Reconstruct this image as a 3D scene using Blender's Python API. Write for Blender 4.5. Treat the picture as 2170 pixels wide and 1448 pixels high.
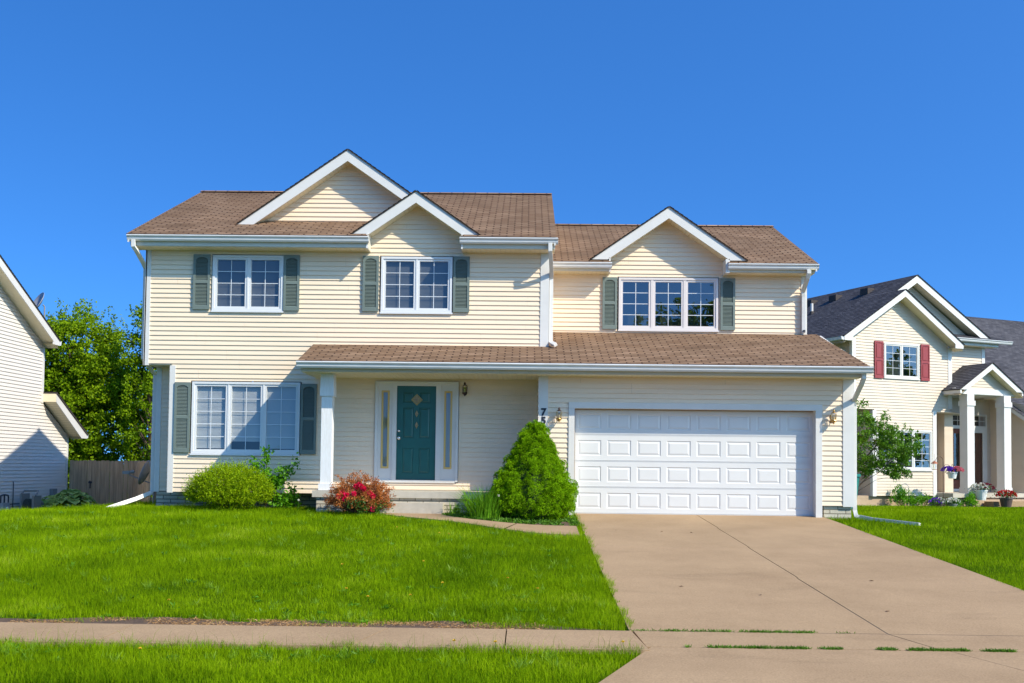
import bpy, math, random
import numpy as np
from mathutils import Vector, Matrix
from math import radians as R, sin, cos, pi, sqrt

for o in list(bpy.data.objects): bpy.data.objects.remove(o)
S = bpy.context.scene
C = S.collection
random.seed(7)
RNG = np.random.default_rng(11)

# ---------------------------------------------------------------- camera
cam_d = bpy.data.cameras.new('camera'); cam = bpy.data.objects.new('camera', cam_d); C.objects.link(cam)
cam_d.sensor_width = 36; cam_d.lens = 2184/2170*36
cam_d.shift_y = (900-724)/2170
cam_d.clip_end = 3000
cam.matrix_world = Matrix.Translation((0,0,.98)) @ Matrix.Rotation(R(.8),4,'Z') @ Matrix.Rotation(R(92.3),4,'X') @ Matrix.Rotation(.0115,4,'Z')
S.camera = cam

# ---------------------------------------------------------------- sky + sun
SUN = Vector((1.45,-1.0,1.46)).normalized()
w = bpy.data.worlds.new('World'); S.world = w; w.use_nodes = True
nt = w.node_tree; nt.nodes.clear()
sky = nt.nodes.new('ShaderNodeTexSky'); sky.sky_type = 'NISHITA'; sky.sun_disc = False
sky.sun_elevation = math.asin(SUN.z); sky.sun_rotation = math.atan2(SUN.x, SUN.y)
sky.air_density = 1.0; sky.dust_density = 1.8; sky.ozone_density = 2.0; sky.altitude = 300
hs = nt.nodes.new('ShaderNodeHueSaturation'); hs.inputs['Saturation'].default_value = 1.25
bg = nt.nodes.new('ShaderNodeBackground'); bg.inputs['Strength'].default_value = .13
wo = nt.nodes.new('ShaderNodeOutputWorld')
tcw = nt.nodes.new('ShaderNodeTexCoord'); lift = nt.nodes.new('ShaderNodeVectorMath'); lift.operation = 'MULTIPLY_ADD'
lift.inputs[1].default_value = (1,1,1.35); lift.inputs[2].default_value = (0,0,.17)      # keeps the pale horizon band below the roofs
nrm = nt.nodes.new('ShaderNodeVectorMath'); nrm.operation = 'NORMALIZE'
nt.links.new(tcw.outputs['Generated'], lift.inputs[0]); nt.links.new(lift.outputs[0], nrm.inputs[0]); nt.links.new(nrm.outputs[0], sky.inputs['Vector'])
nt.links.new(sky.outputs[0], hs.inputs['Color']); tint = nt.nodes.new('ShaderNodeVectorMath'); tint.operation = 'MULTIPLY'; tint.inputs[1].default_value = (.53,.96,1.34)   # polarised, deep summer blue
nt.links.new(hs.outputs[0], tint.inputs[0]); nt.links.new(tint.outputs[0], bg.inputs['Color']); nt.links.new(bg.outputs[0], wo.inputs[0])
sd = bpy.data.lights.new('sun','SUN'); sd.energy = 4.1; sd.angle = R(.5); sd.color = (1,.925,.77)
so = bpy.data.objects.new('sun', sd); C.objects.link(so); so.location = (20,-14,20)
so.rotation_euler = SUN.to_track_quat('Z','Y').to_euler()
S.view_settings.view_transform = 'Standard'; S.view_settings.look = 'None'
S.view_settings.exposure = 0.62; S.view_settings.gamma = 1
try:
    S.render.engine = 'CYCLES'; S.cycles.max_bounces = 8; S.cycles.transparent_max_bounces = 12
except Exception: pass

# ---------------------------------------------------------------- materials
MATS = {}
def mat(name, col, rough=.6, var=0, vs=3, stretch=(1,1,1), bump=0, bs=40, spec=.5, metal=0, col2=None, coat=0):
    if name in MATS: return MATS[name]
    m = bpy.data.materials.new(name); m.use_nodes = True; n = m.node_tree; b = n.nodes['Principled BSDF']
    b.inputs['Base Color'].default_value = (*col,1); b.inputs['Roughness'].default_value = rough
    b.inputs['Metallic'].default_value = metal; b.inputs['Specular IOR Level'].default_value = spec
    tc = n.nodes.new('ShaderNodeTexCoord'); mp = n.nodes.new('ShaderNodeMapping'); mp.inputs['Scale'].default_value = stretch
    n.links.new(tc.outputs['Object'], mp.inputs['Vector'])
    if var or col2:
        t = n.nodes.new('ShaderNodeTexNoise'); t.inputs['Scale'].default_value = vs; t.inputs['Detail'].default_value = 6; t.inputs['Roughness'].default_value = .65
        n.links.new(mp.outputs[0], t.inputs['Vector'])
        r = n.nodes.new('ShaderNodeValToRGB'); n.links.new(t.outputs['Fac'], r.inputs['Fac'])
        r.color_ramp.elements[0].position = .33; r.color_ramp.elements[1].position = .68
        c2 = col2 or tuple(min(1,c*(1+var)) for c in col); c1 = col if col2 else tuple(c*(1-var) for c in col)
        r.color_ramp.elements[0].color = (*c1,1); r.color_ramp.elements[1].color = (*c2,1)
        n.links.new(r.outputs[0], b.inputs['Base Color'])
    if bump:
        t2 = n.nodes.new('ShaderNodeTexNoise'); t2.inputs['Scale'].default_value = bs; t2.inputs['Detail'].default_value = 5
        n.links.new(mp.outputs[0], t2.inputs['Vector'])
        bp = n.nodes.new('ShaderNodeBump'); bp.inputs['Strength'].default_value = bump; bp.inputs['Distance'].default_value = .02
        n.links.new(t2.outputs['Fac'], bp.inputs['Height']); n.links.new(bp.outputs[0], b.inputs['Normal'])
    MATS[name] = m; return m

def brickmat(name, c1, c2, mortar, bw, rh, ms, uv=True, bump=.5, var=.25, nscale=1.2, offset=.5, rough=.9, bias=0):
    m = bpy.data.materials.new(name); m.use_nodes = True; n = m.node_tree; b = n.nodes['Principled BSDF']
    b.inputs['Roughness'].default_value = rough; b.inputs['Specular IOR Level'].default_value = .25
    tc = n.nodes.new('ShaderNodeTexCoord')
    br = n.nodes.new('ShaderNodeTexBrick'); br.offset = offset
    br.inputs['Scale'].default_value = 1; br.inputs['Color1'].default_value = (*c1,1); br.inputs['Color2'].default_value = (*c2,1)
    br.inputs['Mortar'].default_value = (*mortar,1); br.inputs['Mortar Size'].default_value = ms; br.inputs['Bias'].default_value = bias
    br.inputs['Brick Width'].default_value = bw; br.inputs['Row Height'].default_value = rh; br.inputs['Mortar Smooth'].default_value = .1
    n.links.new(tc.outputs['UV'], br.inputs['Vector'])
    t = n.nodes.new('ShaderNodeTexNoise'); t.inputs['Scale'].default_value = nscale; t.inputs['Detail'].default_value = 8; t.inputs['Roughness'].default_value = .7
    n.links.new(tc.outputs['Object'], t.inputs['Vector'])
    mr = n.nodes.new('ShaderNodeMapRange'); mr.inputs['From Min'].default_value = .3; mr.inputs['From Max'].default_value = .7
    mr.inputs['To Min'].default_value = 1-var; mr.inputs['To Max'].default_value = 1+var; n.links.new(t.outputs['Fac'], mr.inputs['Value'])
    t3 = n.nodes.new('ShaderNodeTexNoise'); t3.inputs['Scale'].default_value = 70; t3.inputs['Detail'].default_value = 2
    n.links.new(tc.outputs['Object'], t3.inputs['Vector'])
    mr3 = n.nodes.new('ShaderNodeMapRange'); mr3.inputs['To Min'].default_value = .7; mr3.inputs['To Max'].default_value = 1.3; n.links.new(t3.outputs['Fac'], mr3.inputs['Value'])
    mu = n.nodes.new('ShaderNodeMath'); mu.operation = 'MULTIPLY'; n.links.new(mr.outputs[0], mu.inputs[0]); n.links.new(mr3.outputs[0], mu.inputs[1])
    vm = n.nodes.new('ShaderNodeVectorMath'); vm.operation = 'SCALE'; n.links.new(br.outputs['Color'], vm.inputs[0]); n.links.new(mu.outputs[0], vm.inputs['Scale'])
    n.links.new(vm.outputs[0], b.inputs['Base Color'])
    bp = n.nodes.new('ShaderNodeBump'); bp.inputs['Strength'].default_value = bump; bp.inputs['Distance'].default_value = .01; bp.invert = True
    n.links.new(br.outputs['Fac'], bp.inputs['Height']); n.links.new(bp.outputs[0], b.inputs['Normal'])
    return m

def leafmat(name, c1, c2, trans=.35, ns=1.5, rough=.5, c3=None, spec=.3):
    m = bpy.data.materials.new(name); m.use_nodes = True; n = m.node_tree; b = n.nodes['Principled BSDF']; out = n.nodes['Material Output']
    b.inputs['Roughness'].default_value = rough; b.inputs['Specular IOR Level'].default_value = spec
    at = n.nodes.new('ShaderNodeAttribute'); at.attribute_name = 'rnd'
    tc = n.nodes.new('ShaderNodeTexCoord'); t = n.nodes.new('ShaderNodeTexNoise'); t.inputs['Scale'].default_value = ns; t.inputs['Detail'].default_value = 4
    n.links.new(tc.outputs['Object'], t.inputs['Vector'])
    ad = n.nodes.new('ShaderNodeMath'); ad.operation = 'MULTIPLY_ADD'; n.links.new(at.outputs['Fac'], ad.inputs[0]); ad.inputs[1].default_value = .5
    sb = n.nodes.new('ShaderNodeMapRange'); sb.inputs['From Min'].default_value = .3; sb.inputs['From Max'].default_value = .7; sb.inputs['To Max'].default_value = .52
    n.links.new(t.outputs['Fac'], sb.inputs['Value']); n.links.new(sb.outputs[0], ad.inputs[2])
    r = n.nodes.new('ShaderNodeValToRGB'); r.color_ramp.elements[0].color = (*c1,1); r.color_ramp.elements[1].color = (*c2,1)
    if c3:
        r.color_ramp.elements[1].position = .82; e = r.color_ramp.elements.new(1.0); e.color = (*c3,1)
    n.links.new(ad.outputs[0], r.inputs['Fac'])
    n.links.new(r.outputs[0], b.inputs['Base Color'])
    tr = n.nodes.new('ShaderNodeBsdfTranslucent'); n.links.new(r.outputs[0], tr.inputs['Color'])
    mx = n.nodes.new('ShaderNodeMixShader'); mx.inputs[0].default_value = trans
    n.links.new(b.outputs[0], mx.inputs[1]); n.links.new(tr.outputs[0], mx.inputs[2]); n.links.new(mx.outputs[0], out.inputs['Surface'])
    return m

def glassmat(name, tint=(.86,.88,.88), refl=.085):
    m = bpy.data.materials.new(name); m.use_nodes = True; n = m.node_tree; n.nodes.clear()
    out = n.nodes.new('ShaderNodeOutputMaterial'); tr = n.nodes.new('ShaderNodeBsdfTransparent'); tr.inputs[0].default_value = (*tint,1)
    gl = n.nodes.new('ShaderNodeBsdfGlossy'); gl.inputs['Roughness'].default_value = .0; gl.inputs['Color'].default_value = (.95,.97,1,1)
    lw = n.nodes.new('ShaderNodeLayerWeight'); lw.inputs[0].default_value = .5; fr = n.nodes.new('ShaderNodeMath'); fr.operation = 'POWER'; fr.inputs[1].default_value = 4; n.links.new(lw.outputs['Facing'], fr.inputs[0])
    ad = n.nodes.new('ShaderNodeMath'); ad.operation = 'ADD'; ad.use_clamp = True; ad.inputs[1].default_value = refl; n.links.new(fr.outputs[0], ad.inputs[0])
    tc = n.nodes.new('ShaderNodeTexCoord'); t = n.nodes.new('ShaderNodeTexNoise'); t.inputs['Scale'].default_value = 1.3; n.links.new(tc.outputs['Object'], t.inputs['Vector'])
    bp = n.nodes.new('ShaderNodeBump'); bp.inputs['Strength'].default_value = .12; bp.inputs['Distance'].default_value = .02; n.links.new(t.outputs['Fac'], bp.inputs['Height']); n.links.new(bp.outputs[0], gl.inputs['Normal'])
    mx = n.nodes.new('ShaderNodeMixShader'); n.links.new(ad.outputs[0], mx.inputs[0]); n.links.new(tr.outputs[0], mx.inputs[1]); n.links.new(gl.outputs[0], mx.inputs[2])
    n.links.new(mx.outputs[0], out.inputs[0]); return m

SIDING = mat('cream_siding', (.81,.648,.465), .5, var=.05, vs=1.3, stretch=(.5,.5,5), bump=.05, bs=14)
SIDING_R = mat('pale_cream_siding', (.61,.505,.39), .5, var=.03, vs=1.3, stretch=(.5,.5,5))
SIDING_L = mat('white_siding', (.70,.65,.59), .5, var=.03, vs=1.3, stretch=(.5,.5,5))
WHITE = mat('white_trim', (.66,.635,.59), .45, var=.04, vs=2.5)
SOFFIT = mat('cream_soffit', (.76,.67,.47), .5, var=.05, vs=2)
GUTTER = mat('white_gutter_metal', (.66,.66,.65), .35, var=.08, vs=3, stretch=(1,4,6))
OLDWOOD = mat('peeling_white_paint', (.76,.76,.75), .6, col2=(.66,.65,.62), vs=14, stretch=(3,3,.4))
VINYL = mat('white_vinyl_frame', (.66,.66,.655), .35)
TAUPE = mat('pinkish_window_frame', (.66,.60,.57), .4)
SHUT = mat('grey_green_shutter', (.15,.185,.16), .5, var=.05, vs=5)
SHUTR = mat('dark_red_shutter', (.27,.035,.035), .45, var=.05, vs=5)
GARAGE = mat('garage_door_white', (.67,.66,.63), .4, var=.02, vs=2)
TEALDOOR = mat('teal_door_paint', (.014,.10,.085), .35, var=.1, vs=3)
BRASS = mat('aged_brass', (.45,.27,.08), .35, metal=.8)
DKBRASS = mat('dark_bronze', (.05,.025,.02), .4, metal=.5)
CHROME = mat('satin_nickel', (.8,.8,.8), .25, metal=.9)
BLACK = mat('black_paint', (.015,.018,.03), .5)
TAN = mat('tan_sidelight_moulding', (.62,.42,.13), .5)
GLASS = glassmat('window_glass')
GLASSD = glassmat('window_glass_clear', (.80,.9,.88), .15)
LGLASS = glassmat('lantern_glass', (.9,.85,.7), .25)
BLIND = mat('blind_slats', (.13,.14,.15), .6)
BLINDW = mat('white_blind', (.52,.52,.50), .6)
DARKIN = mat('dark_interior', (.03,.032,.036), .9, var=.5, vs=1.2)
CURTAIN = mat('sheer_curtain', (.50,.47,.40), .8, var=.3, vs=9, stretch=(2,1,.05))
CONC = mat('tan_concrete', (.325,.190,.085), .85, col2=(.42,.265,.135), vs=.8, bump=.12, bs=120)
CONCS = mat('porch_concrete', (.40,.36,.29), .85, col2=(.52,.47,.38), vs=3, bump=.15, bs=60)
def concrete(name, a, b, fine=.24):
    m=bpy.data.materials.new(name); m.use_nodes=True; n=m.node_tree; bs=n.nodes['Principled BSDF']; bs.inputs['Roughness'].default_value=.88; bs.inputs['Specular IOR Level'].default_value=.2
    tc=n.nodes.new('ShaderNodeTexCoord')
    def noise(sc,det,rough=.6,st=None):
        t=n.nodes.new('ShaderNodeTexNoise'); t.inputs['Scale'].default_value=sc; t.inputs['Detail'].default_value=det; t.inputs['Roughness'].default_value=rough
        if st:
            mp=n.nodes.new('ShaderNodeMapping'); mp.inputs['Scale'].default_value=st; n.links.new(tc.outputs['Object'],mp.inputs['Vector']); n.links.new(mp.outputs[0],t.inputs['Vector'])
        else: n.links.new(tc.outputs['Object'],t.inputs['Vector'])
        return t
    t1=noise(.7,9,.68); r=n.nodes.new('ShaderNodeValToRGB'); r.color_ramp.elements[0].position=.36; r.color_ramp.elements[1].position=.62
    r.color_ramp.elements[0].color=(*a,1); r.color_ramp.elements[1].color=(*b,1); n.links.new(t1.outputs['Fac'],r.inputs['Fac'])
    t2=noise(55,3,.8); mr=n.nodes.new('ShaderNodeMapRange'); mr.inputs['From Min'].default_value=.3; mr.inputs['From Max'].default_value=.7; mr.inputs['To Min'].default_value=1-fine; mr.inputs['To Max'].default_value=1+fine; n.links.new(t2.outputs['Fac'],mr.inputs['Value'])
    t3=noise(1.3,5,.6,(.45,1.6,1)); mr3=n.nodes.new('ShaderNodeMapRange'); mr3.inputs['From Min'].default_value=.60; mr3.inputs['From Max'].default_value=.72; mr3.inputs['To Min'].default_value=1; mr3.inputs['To Max'].default_value=.89; n.links.new(t3.outputs['Fac'],mr3.inputs['Value'])
    mu=n.nodes.new('ShaderNodeMath'); mu.operation='MULTIPLY'; n.links.new(mr.outputs[0],mu.inputs[0]); n.links.new(mr3.outputs[0],mu.inputs[1])
    v=n.nodes.new('ShaderNodeVectorMath'); v.operation='SCALE'; n.links.new(r.outputs[0],v.inputs[0]); n.links.new(mu.outputs[0],v.inputs['Scale']); n.links.new(v.outputs[0],bs.inputs['Base Color'])
    bp=n.nodes.new('ShaderNodeBump'); bp.inputs['Strength'].default_value=.25; bp.inputs['Distance'].default_value=.01; n.links.new(t2.outputs['Fac'],bp.inputs['Height']); n.links.new(bp.outputs[0],bs.inputs['Normal'])
    MATS[name]=m; return m
CONC = concrete('tan_concrete',(.310,.206,.115),(.372,.251,.143))
JOINT = mat('dark_joint', (.04,.03,.022), .95)
ROOF = brickmat('brown_shingles', (.30,.185,.108), (.44,.29,.185), (.075,.038,.024), .305, .127, .016, var=.2, nscale=.9, bias=-.2)
ROOFG = brickmat('charcoal_shingles', (.055,.053,.062), (.105,.10,.11), (.03,.03,.034), .22, .127, .006, var=.2, nscale=1)
ROOFD = mat('dark_shingle_edge', (.055,.045,.042), .9)
STONE = brickmat('painted_block', (.46,.41,.31), (.56,.50,.39), (.22,.19,.14), .32, .085, .010, var=.12, nscale=3, bump=1)
STONET = brickmat('tan_foundation', (.42,.30,.20), (.46,.34,.23), (.40,.29,.19), .4, .2, .004, var=.12, nscale=2)
BARK = mat('bark', (.10,.07,.045), .9, var=.35, vs=8, stretch=(4,4,.6), bump=.6, bs=12)
TWIG = mat('brown_twig', (.11,.06,.035), .85)
FENCE = mat('weathered_board', (.30,.205,.125), .85, col2=(.56,.40,.255), vs=2.2, stretch=(9,9,.5), bump=.3, bs=20)
SOIL = mat('brown_soil', (.10,.06,.035), .95, var=.4, vs=9, bump=.6, bs=25)
GREYP = mat('grey_plastic', (.22,.23,.23), .5)
DISH = mat('grey_dish_metal', (.30,.32,.36), .4)
MAHOG = mat('mahogany_door', (.13,.028,.012), .35, var=.2, vs=5)
POTW = mat('white_pot', (.75,.75,.72), .5)
POTB = mat('brown_pot', (.09,.06,.055), .5)
TEALB = mat('teal_plastic', (.02,.22,.19), .4)

# ---------------------------------------------------------------- mesh helpers
class MB:
    def __init__(s): s.v=[]; s.f=[]; s.uv=[]
    def quad(s, *p, uv=None):
        i=len(s.v); s.v += [tuple(q) for q in p]; s.f.append(tuple(range(i,i+len(p))))
        s.uv += uv if uv else [(0,0)]*len(p)
    def box(s, x0,x1,y0,y1,z0,z1, uvs=False):
        V=[(x0,y0,z0),(x1,y0,z0),(x1,y1,z0),(x0,y1,z0),(x0,y0,z1),(x1,y0,z1),(x1,y1,z1),(x0,y1,z1)]
        for a in ((0,1,5,4),(1,2,6,5),(2,3,7,6),(3,0,4,7),(4,5,6,7),(3,2,1,0)):
            P=[V[k] for k in a]
            s.quad(*P, uv=[(p[0]+p[1],p[2]) for p in P])
    def hexa(s, b, t):   # 4 bottom pts, 4 top pts (ccw from above)
        s.quad(*t); s.quad(*b[::-1])
        for i in range(4):
            j=(i+1)%4; s.quad(b[i],b[j],t[j],t[i])
    def prism_y(s, poly, y0, y1):    # poly of (x,z) extruded along y
        n=len(poly)
        s.quad(*[(x,y0,z) for x,z in poly]); s.quad(*[(x,y1,z) for x,z in poly[::-1]])
        for i in range(n):
            a=poly[i]; b=poly[(i+1)%n]
            s.quad((a[0],y1,a[1]),(b[0],y1,b[1]),(b[0],y0,b[1]),(a[0],y0,a[1]))
    def prism_x(s, poly, x0, x1):    # poly of (y,z) extruded along x
        n=len(poly)
        s.quad(*[(x0,y,z) for y,z in poly]); s.quad(*[(x1,y,z) for y,z in poly[::-1]])
        for i in range(n):
            a=poly[i]; b=poly[(i+1)%n]
            s.quad((x0,a[0],a[1]),(x1,a[0],a[1]),(x1,b[0],b[1]),(x0,b[0],b[1]), uv=[(x0,a[1]),(x1,a[1]),(x1,b[1]),(x0,b[1])])
    def prism_z(s, poly, z0, z1):
        n=len(poly)
        s.quad(*[(x,y,z1) for x,y in poly]); s.quad(*[(x,y,z0) for x,y in poly[::-1]])
        for i in range(n):
            a=poly[i]; b=poly[(i+1)%n]
            s.quad((a[0],a[1],z0),(b[0],b[1],z0),(b[0],b[1],z1),(a[0],a[1],z1))
    def tube(s, pts, rad, n=8, sq=False, cap=True):
        pts=[Vector(p) for p in pts]; m=len(pts)
        if not hasattr(rad,'__len__'): rad=[rad]*m
        rings=[]; up=None
        for i,p in enumerate(pts):
            d=(pts[min(i+1,m-1)]-pts[max(i-1,0)]).normalized()
            if up is None:
                up=Vector((0,1,0)) if abs(d.y)<.9 else Vector((1,0,0))
            a=(up-d*up.dot(d)).normalized(); b=d.cross(a); up=a
            r=rad[i]
            if sq: 
                ring=[p+a*r*sx*.75+b*r*sy for sx,sy in ((1,1),(-1,1),(-1,-1),(1,-1))]
            else:
                ring=[p+(a*cos(2*pi*k/n)+b*sin(2*pi*k/n))*r for k in range(n)]
            rings.append(ring)
        k=len(rings[0]); base=len(s.v)
        for rg in rings: s.v += [tuple(q) for q in rg]; s.uv += [(0,0)]*k
        for i in range(m-1):
            for j in range(k):
                j2=(j+1)%k
                s.f.append((base+i*k+j, base+i*k+j2, base+(i+1)*k+j2, base+(i+1)*k+j))
        if cap:
            s.f.append(tuple(base+j for j in range(k))[::-1]); s.f.append(tuple(base+(m-1)*k+j for j in range(k)))
    def lathe(s, prof, c=(0,0,0), n=16):
        base=len(s.v); k=n
        for r,z in prof:
            for j in range(n):
                a=2*pi*j/n; s.v.append((c[0]+r*cos(a), c[1]+r*sin(a), c[2]+z)); s.uv.append((0,0))
        for i in range(len(prof)-1):
            for j in range(n):
                j2=(j+1)%n; s.f.append((base+i*k+j, base+i*k+j2, base+(i+1)*k+j2, base+(i+1)*k+j))
    def build(s, name, m, parent=None, smooth=False, loc=None, bevel=0, split=False):
        if split:                       # one mesh per piece that does not touch the others
            B=[]
            for f in s.f:
                P=np.array([s.v[i] for i in f]); B.append((P.min(0)-.004,P.max(0)+.004))
            n=len(B); lab=list(range(n))
            def fd_(i):
                while lab[i]!=i: i=lab[i]
                return i
            for i in range(n):
                for j in range(i):
                    if (B[i][0]<=B[j][1]).all() and (B[j][0]<=B[i][1]).all():
                        a,b=fd_(i),fd_(j)
                        if a!=b: lab[a]=b
            groups={}
            for i in range(n): groups.setdefault(fd_(i),[]).append(i)
            for g_ in groups.values():
                m2=MB()
                for i in g_:
                    f=s.f[i]; m2.quad(*[s.v[k] for k in f],uv=[s.uv[k] for k in f])
                r_=m2.build(name,m,parent,smooth,loc,bevel)
            return r_
        me=bpy.data.meshes.new(name); me.from_pydata(s.v,[],s.f)
        u=me.uv_layers.new(name='UVMap')
        idx=np.zeros(len(me.loops),dtype=np.int32); me.loops.foreach_get('vertex_index',idx)
        arr=np.array(s.uv,dtype=np.float32)[idx]; u.data.foreach_set('uv',arr.ravel())
        me.materials.append(m)
        if smooth: me.polygons.foreach_set('use_smooth',[True]*len(me.polygons))
        me.validate(); me.update()
        o=bpy.data.objects.new(name,me); C.objects.link(o)
        if parent: o.parent=parent
        if loc: o.location=loc
        if bevel:
            md=o.modifiers.new('b','BEVEL'); md.width=bevel; md.segments=2; md.limit_method='ANGLE'
        return o

def tag(o, label=None, cat=None, group=None, kind=None):
    if label: o['label']=label
    if cat: o['category']=cat
    if group: o['group']=group
    if kind: o['kind']=kind
    return o
def thing(name, label, cat, loc=(0,0,0), rz=0, group=None):
    o=bpy.data.objects.new(name,None); C.objects.link(o); o.location=loc; o.rotation_euler=(0,0,rz); o.empty_display_size=.2
    return tag(o,label,cat,group)

def crossings(poly, z):
    xs=[]
    n=len(poly)
    for i in range(n):
        (x0,z0),(x1,z1)=poly[i],poly[(i+1)%n]
        if (z0<=z)!=(z1<=z): xs.append(x0+(x1-x0)*(z-z0)/(z1-z0))
    return sorted(xs)
def lap(mb, poly, O, U, V, N, h=.1016, d0=.023, d1=.003, holes=(), z0=None, seams=0):
    """courses of siding / shingles over a polygon given in (u,v) on the plane O + U*u + V*v, lips standing out along N"""
    O=Vector(O);U=Vector(U);V=Vector(V);N=Vector(N)
    vs=[p[1] for p in poly]; lo,hi=min(vs),max(vs)
    if z0 is None: z0=lo
    ks=[z0+k*h for k in range(int((lo-z0)/h)-1,int((hi-z0)/h)+2)]
    cuts=sorted(set([round(z,5) for z in ks+vs+[q for H in holes for q in (H[2],H[3])] if lo<=z<=hi]))
    sx={}
    P=lambda u,v,d: O+U*u+V*v+N*d
    flip = U.cross(V).dot(N)<0
    def q(*p, uv):
        if flip: mb.quad(*p[::-1], uv=uv[::-1])
        else: mb.quad(*p, uv=uv)
    for a,b in zip(cuts[:-1],cuts[1:]):
        if b-a<1e-4: continue
        mid=(a+b)/2; k=math.floor((mid-z0)/h+1e-6); rb=z0+k*h
        da=d0-(d0-d1)*(a-rb)/h; db=d0-(d0-d1)*(b-rb)/h
        A=crossings(poly,a+1e-4); B=crossings(poly,b-1e-4)
        if len(A)!=len(B): continue
        for i in range(0,len(A),2):
            segs=[(A[i],A[i+1],B[i],B[i+1])]
            for H in holes:
                if H[2]<mid<H[3]:
                    ns=[]
                    for (a0,a1,b0,b1) in segs:
                        if H[1]<=min(a0,b0) or H[0]>=max(a1,b1): ns.append((a0,a1,b0,b1)); continue
                        if H[0]>min(a0,b0): ns.append((a0,H[0],b0,H[0]))
                        if H[1]<max(a1,b1): ns.append((H[1],a1,H[1],b1))
                    segs=ns
            if seams:
                kk=k//2
                if kk not in sx: sx[kk]=[random.uniform(-.2,3.6)+j*3.7+min(p[0] for p in poly) for j in range(8)]
                for x in sx[kk]:
                    ns=[]
                    for (a0,a1,b0,b1) in segs:
                        if max(a0,b0)+.1<x<min(a1,b1)-.1: ns+= [(a0,x-.0018,b0,x-.0018),(x,a1,x,b1)]
                        else: ns.append((a0,a1,b0,b1))
                    segs=ns
            for (a0,a1,b0,b1) in segs:
                uv=[(a0,a),(a1,a),(b1,b),(b0,b)]
                q(P(a0,a,da),P(a1,a,da),P(b1,b,db),P(b0,b,db),uv=uv)
                if abs(a-rb)<1e-4:
                    q(P(a0,a,d1*.5),P(a1,a,d1*.5),P(a1,a,da),P(a0,a,da),uv=[(a0,a),(a1,a),(a1,a),(a0,a)])

def wallf(par, poly, y, name='wall', m=None, holes=(), h=.1016, z0=None, seams=1):
    mb=MB(); lap(mb, poly, (0,y,0),(1,0,0),(0,0,1),(0,-1,0),h=h,holes=holes,z0=z0,seams=seams)
    return mb.build(name,m,par)
def wallx(par, poly, x, sgn, name='wall', m=None, holes=(), h=.1016, z0=None):
    """wall in a plane of constant x, poly (y,z), facing sgn*x"""
    mb=MB(); lap(mb, poly, (x,0,0),(0,1,0),(0,0,1),(sgn,0,0),h=h,holes=holes,z0=z0)
    return mb.build(name,m,par)
def roofx(par, poly, y0, z0, pitch, m, name='roof'):
    """front roof slope rising with +y; poly in (x, slope distance)"""
    L=sqrt(1+pitch*pitch); mb=MB()
    lap(mb, poly, (0,y0,z0),(1,0,0),(0,1/L,pitch/L),(0,-pitch/L,1/L),h=.127,d0=.022,d1=.012)
    return mb.build(name,m,par)
def roof_run(par, p0, p1, yr, yb, m, name='roof'):
    """gable slope from eave p0=(x,z) up to ridge p1, running in y from yr to yb"""
    dx=p1[0]-p0[0]; dz=p1[1]-p0[1]; L=sqrt(dx*dx+dz*dz); V=Vector((dx/L,0,dz/L)); N=Vector((-dz/L,0,dx/L))
    if N.z<0: N=-N
    mb=MB(); lap(mb, [(yr,0),(yb,0),(yb,L),(yr,L)], (p0[0],0,p0[1]),(0,1,0),V,N,h=.127,d0=.022,d1=.012)
    # dark underlay so the edge reads as shingle thickness
    mb2=MB()
    return mb.build(name,m,par)
def gable(par, xc, zap, half, pitch, yr, yw, yb, rm, hb=.2, board=WHITE, soffit=SOFFIT, box=None):
    """front gable: rake boards, sloping slatted soffit, shingle edge and the two roof slopes; half / pitch may differ left and right"""
    hf=half if isinstance(half,tuple) else (half,half); pt=pitch if isinstance(pitch,tuple) else (pitch,pitch)
    mb=MB(); ms=MB(); md=MB()
    for s,h,p in ((-1,hf[0],pt[0]),(1,hf[1],pt[1])):
        zf=zap-p*h; b=hb/p
        if box is not None: P=[(xc,zap-hb),(xc+s*(h-.38),zf+.38*p-hb),(xc+s*(h-.38),zf-box),(xc+s*h,zf-box),(xc+s*h,zf),(xc,zap)]
        else: P=[(xc,zap-hb),(xc+s*(h-b),zf),(xc+s*h,zf),(xc,zap)]
        if s>0: P=P[::-1]
        mb.prism_y(P[::-1],yr,yr+.03)
        e=h-(.0 if box is not None else b*.9); x1=xc+s*e; z1=zap-p*e
        L=sqrt(1+p**2); n=int((e*L)/.1)
        for k in range(n):
            t0=k/n; t1=(k+.94)/n
            xa=xc+s*e*t0; xb=xc+s*e*t1; za=zap-p*e*t0-hb*.93; zb=zap-p*e*t1-hb*.93
            ms.quad((xa,yr+.03,za),(xb,yr+.03,zb),(xb,yw,zb),(xa,yw,za))
        ms.quad((xc,yr+.03,zap-hb*.8),(x1,yr+.03,z1-hb*.8),(x1,yb,z1-hb*.8),(xc,yb,zap-hb*.8))
        if box is not None:
            xe=xc+s*h; xi=xc+s*(h-.38)
            ms.quad((xi,yr+.03,zf-box+.02),(xe,yr+.03,zf-box+.02),(xe,yb,zf-box+.02),(xi,yb,zf-box+.02))
            ms.quad((xe,yr+.03,zf-box),(xe,yr+.03,zf),(xe,yb,zf),(xe,yb,zf-box))
        P=[(xc,zap),(xc+s*(h+.03),zf-.03*p),(xc+s*(h+.03),zf+.012-.03*p),(xc,zap+.012)]
        md.prism_y(P if s<0 else P[::-1],yr-.025,yb)
        roof_run(par,(xc+s*(h+.03),zf-.03*p+.012),(xc,zap+.012),yr-.03,yb,rm)
    mb.build('rake_board',board,par); ms.build('soffit',soffit,par); md.build('shingle_edge',ROOFD,par)

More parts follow.
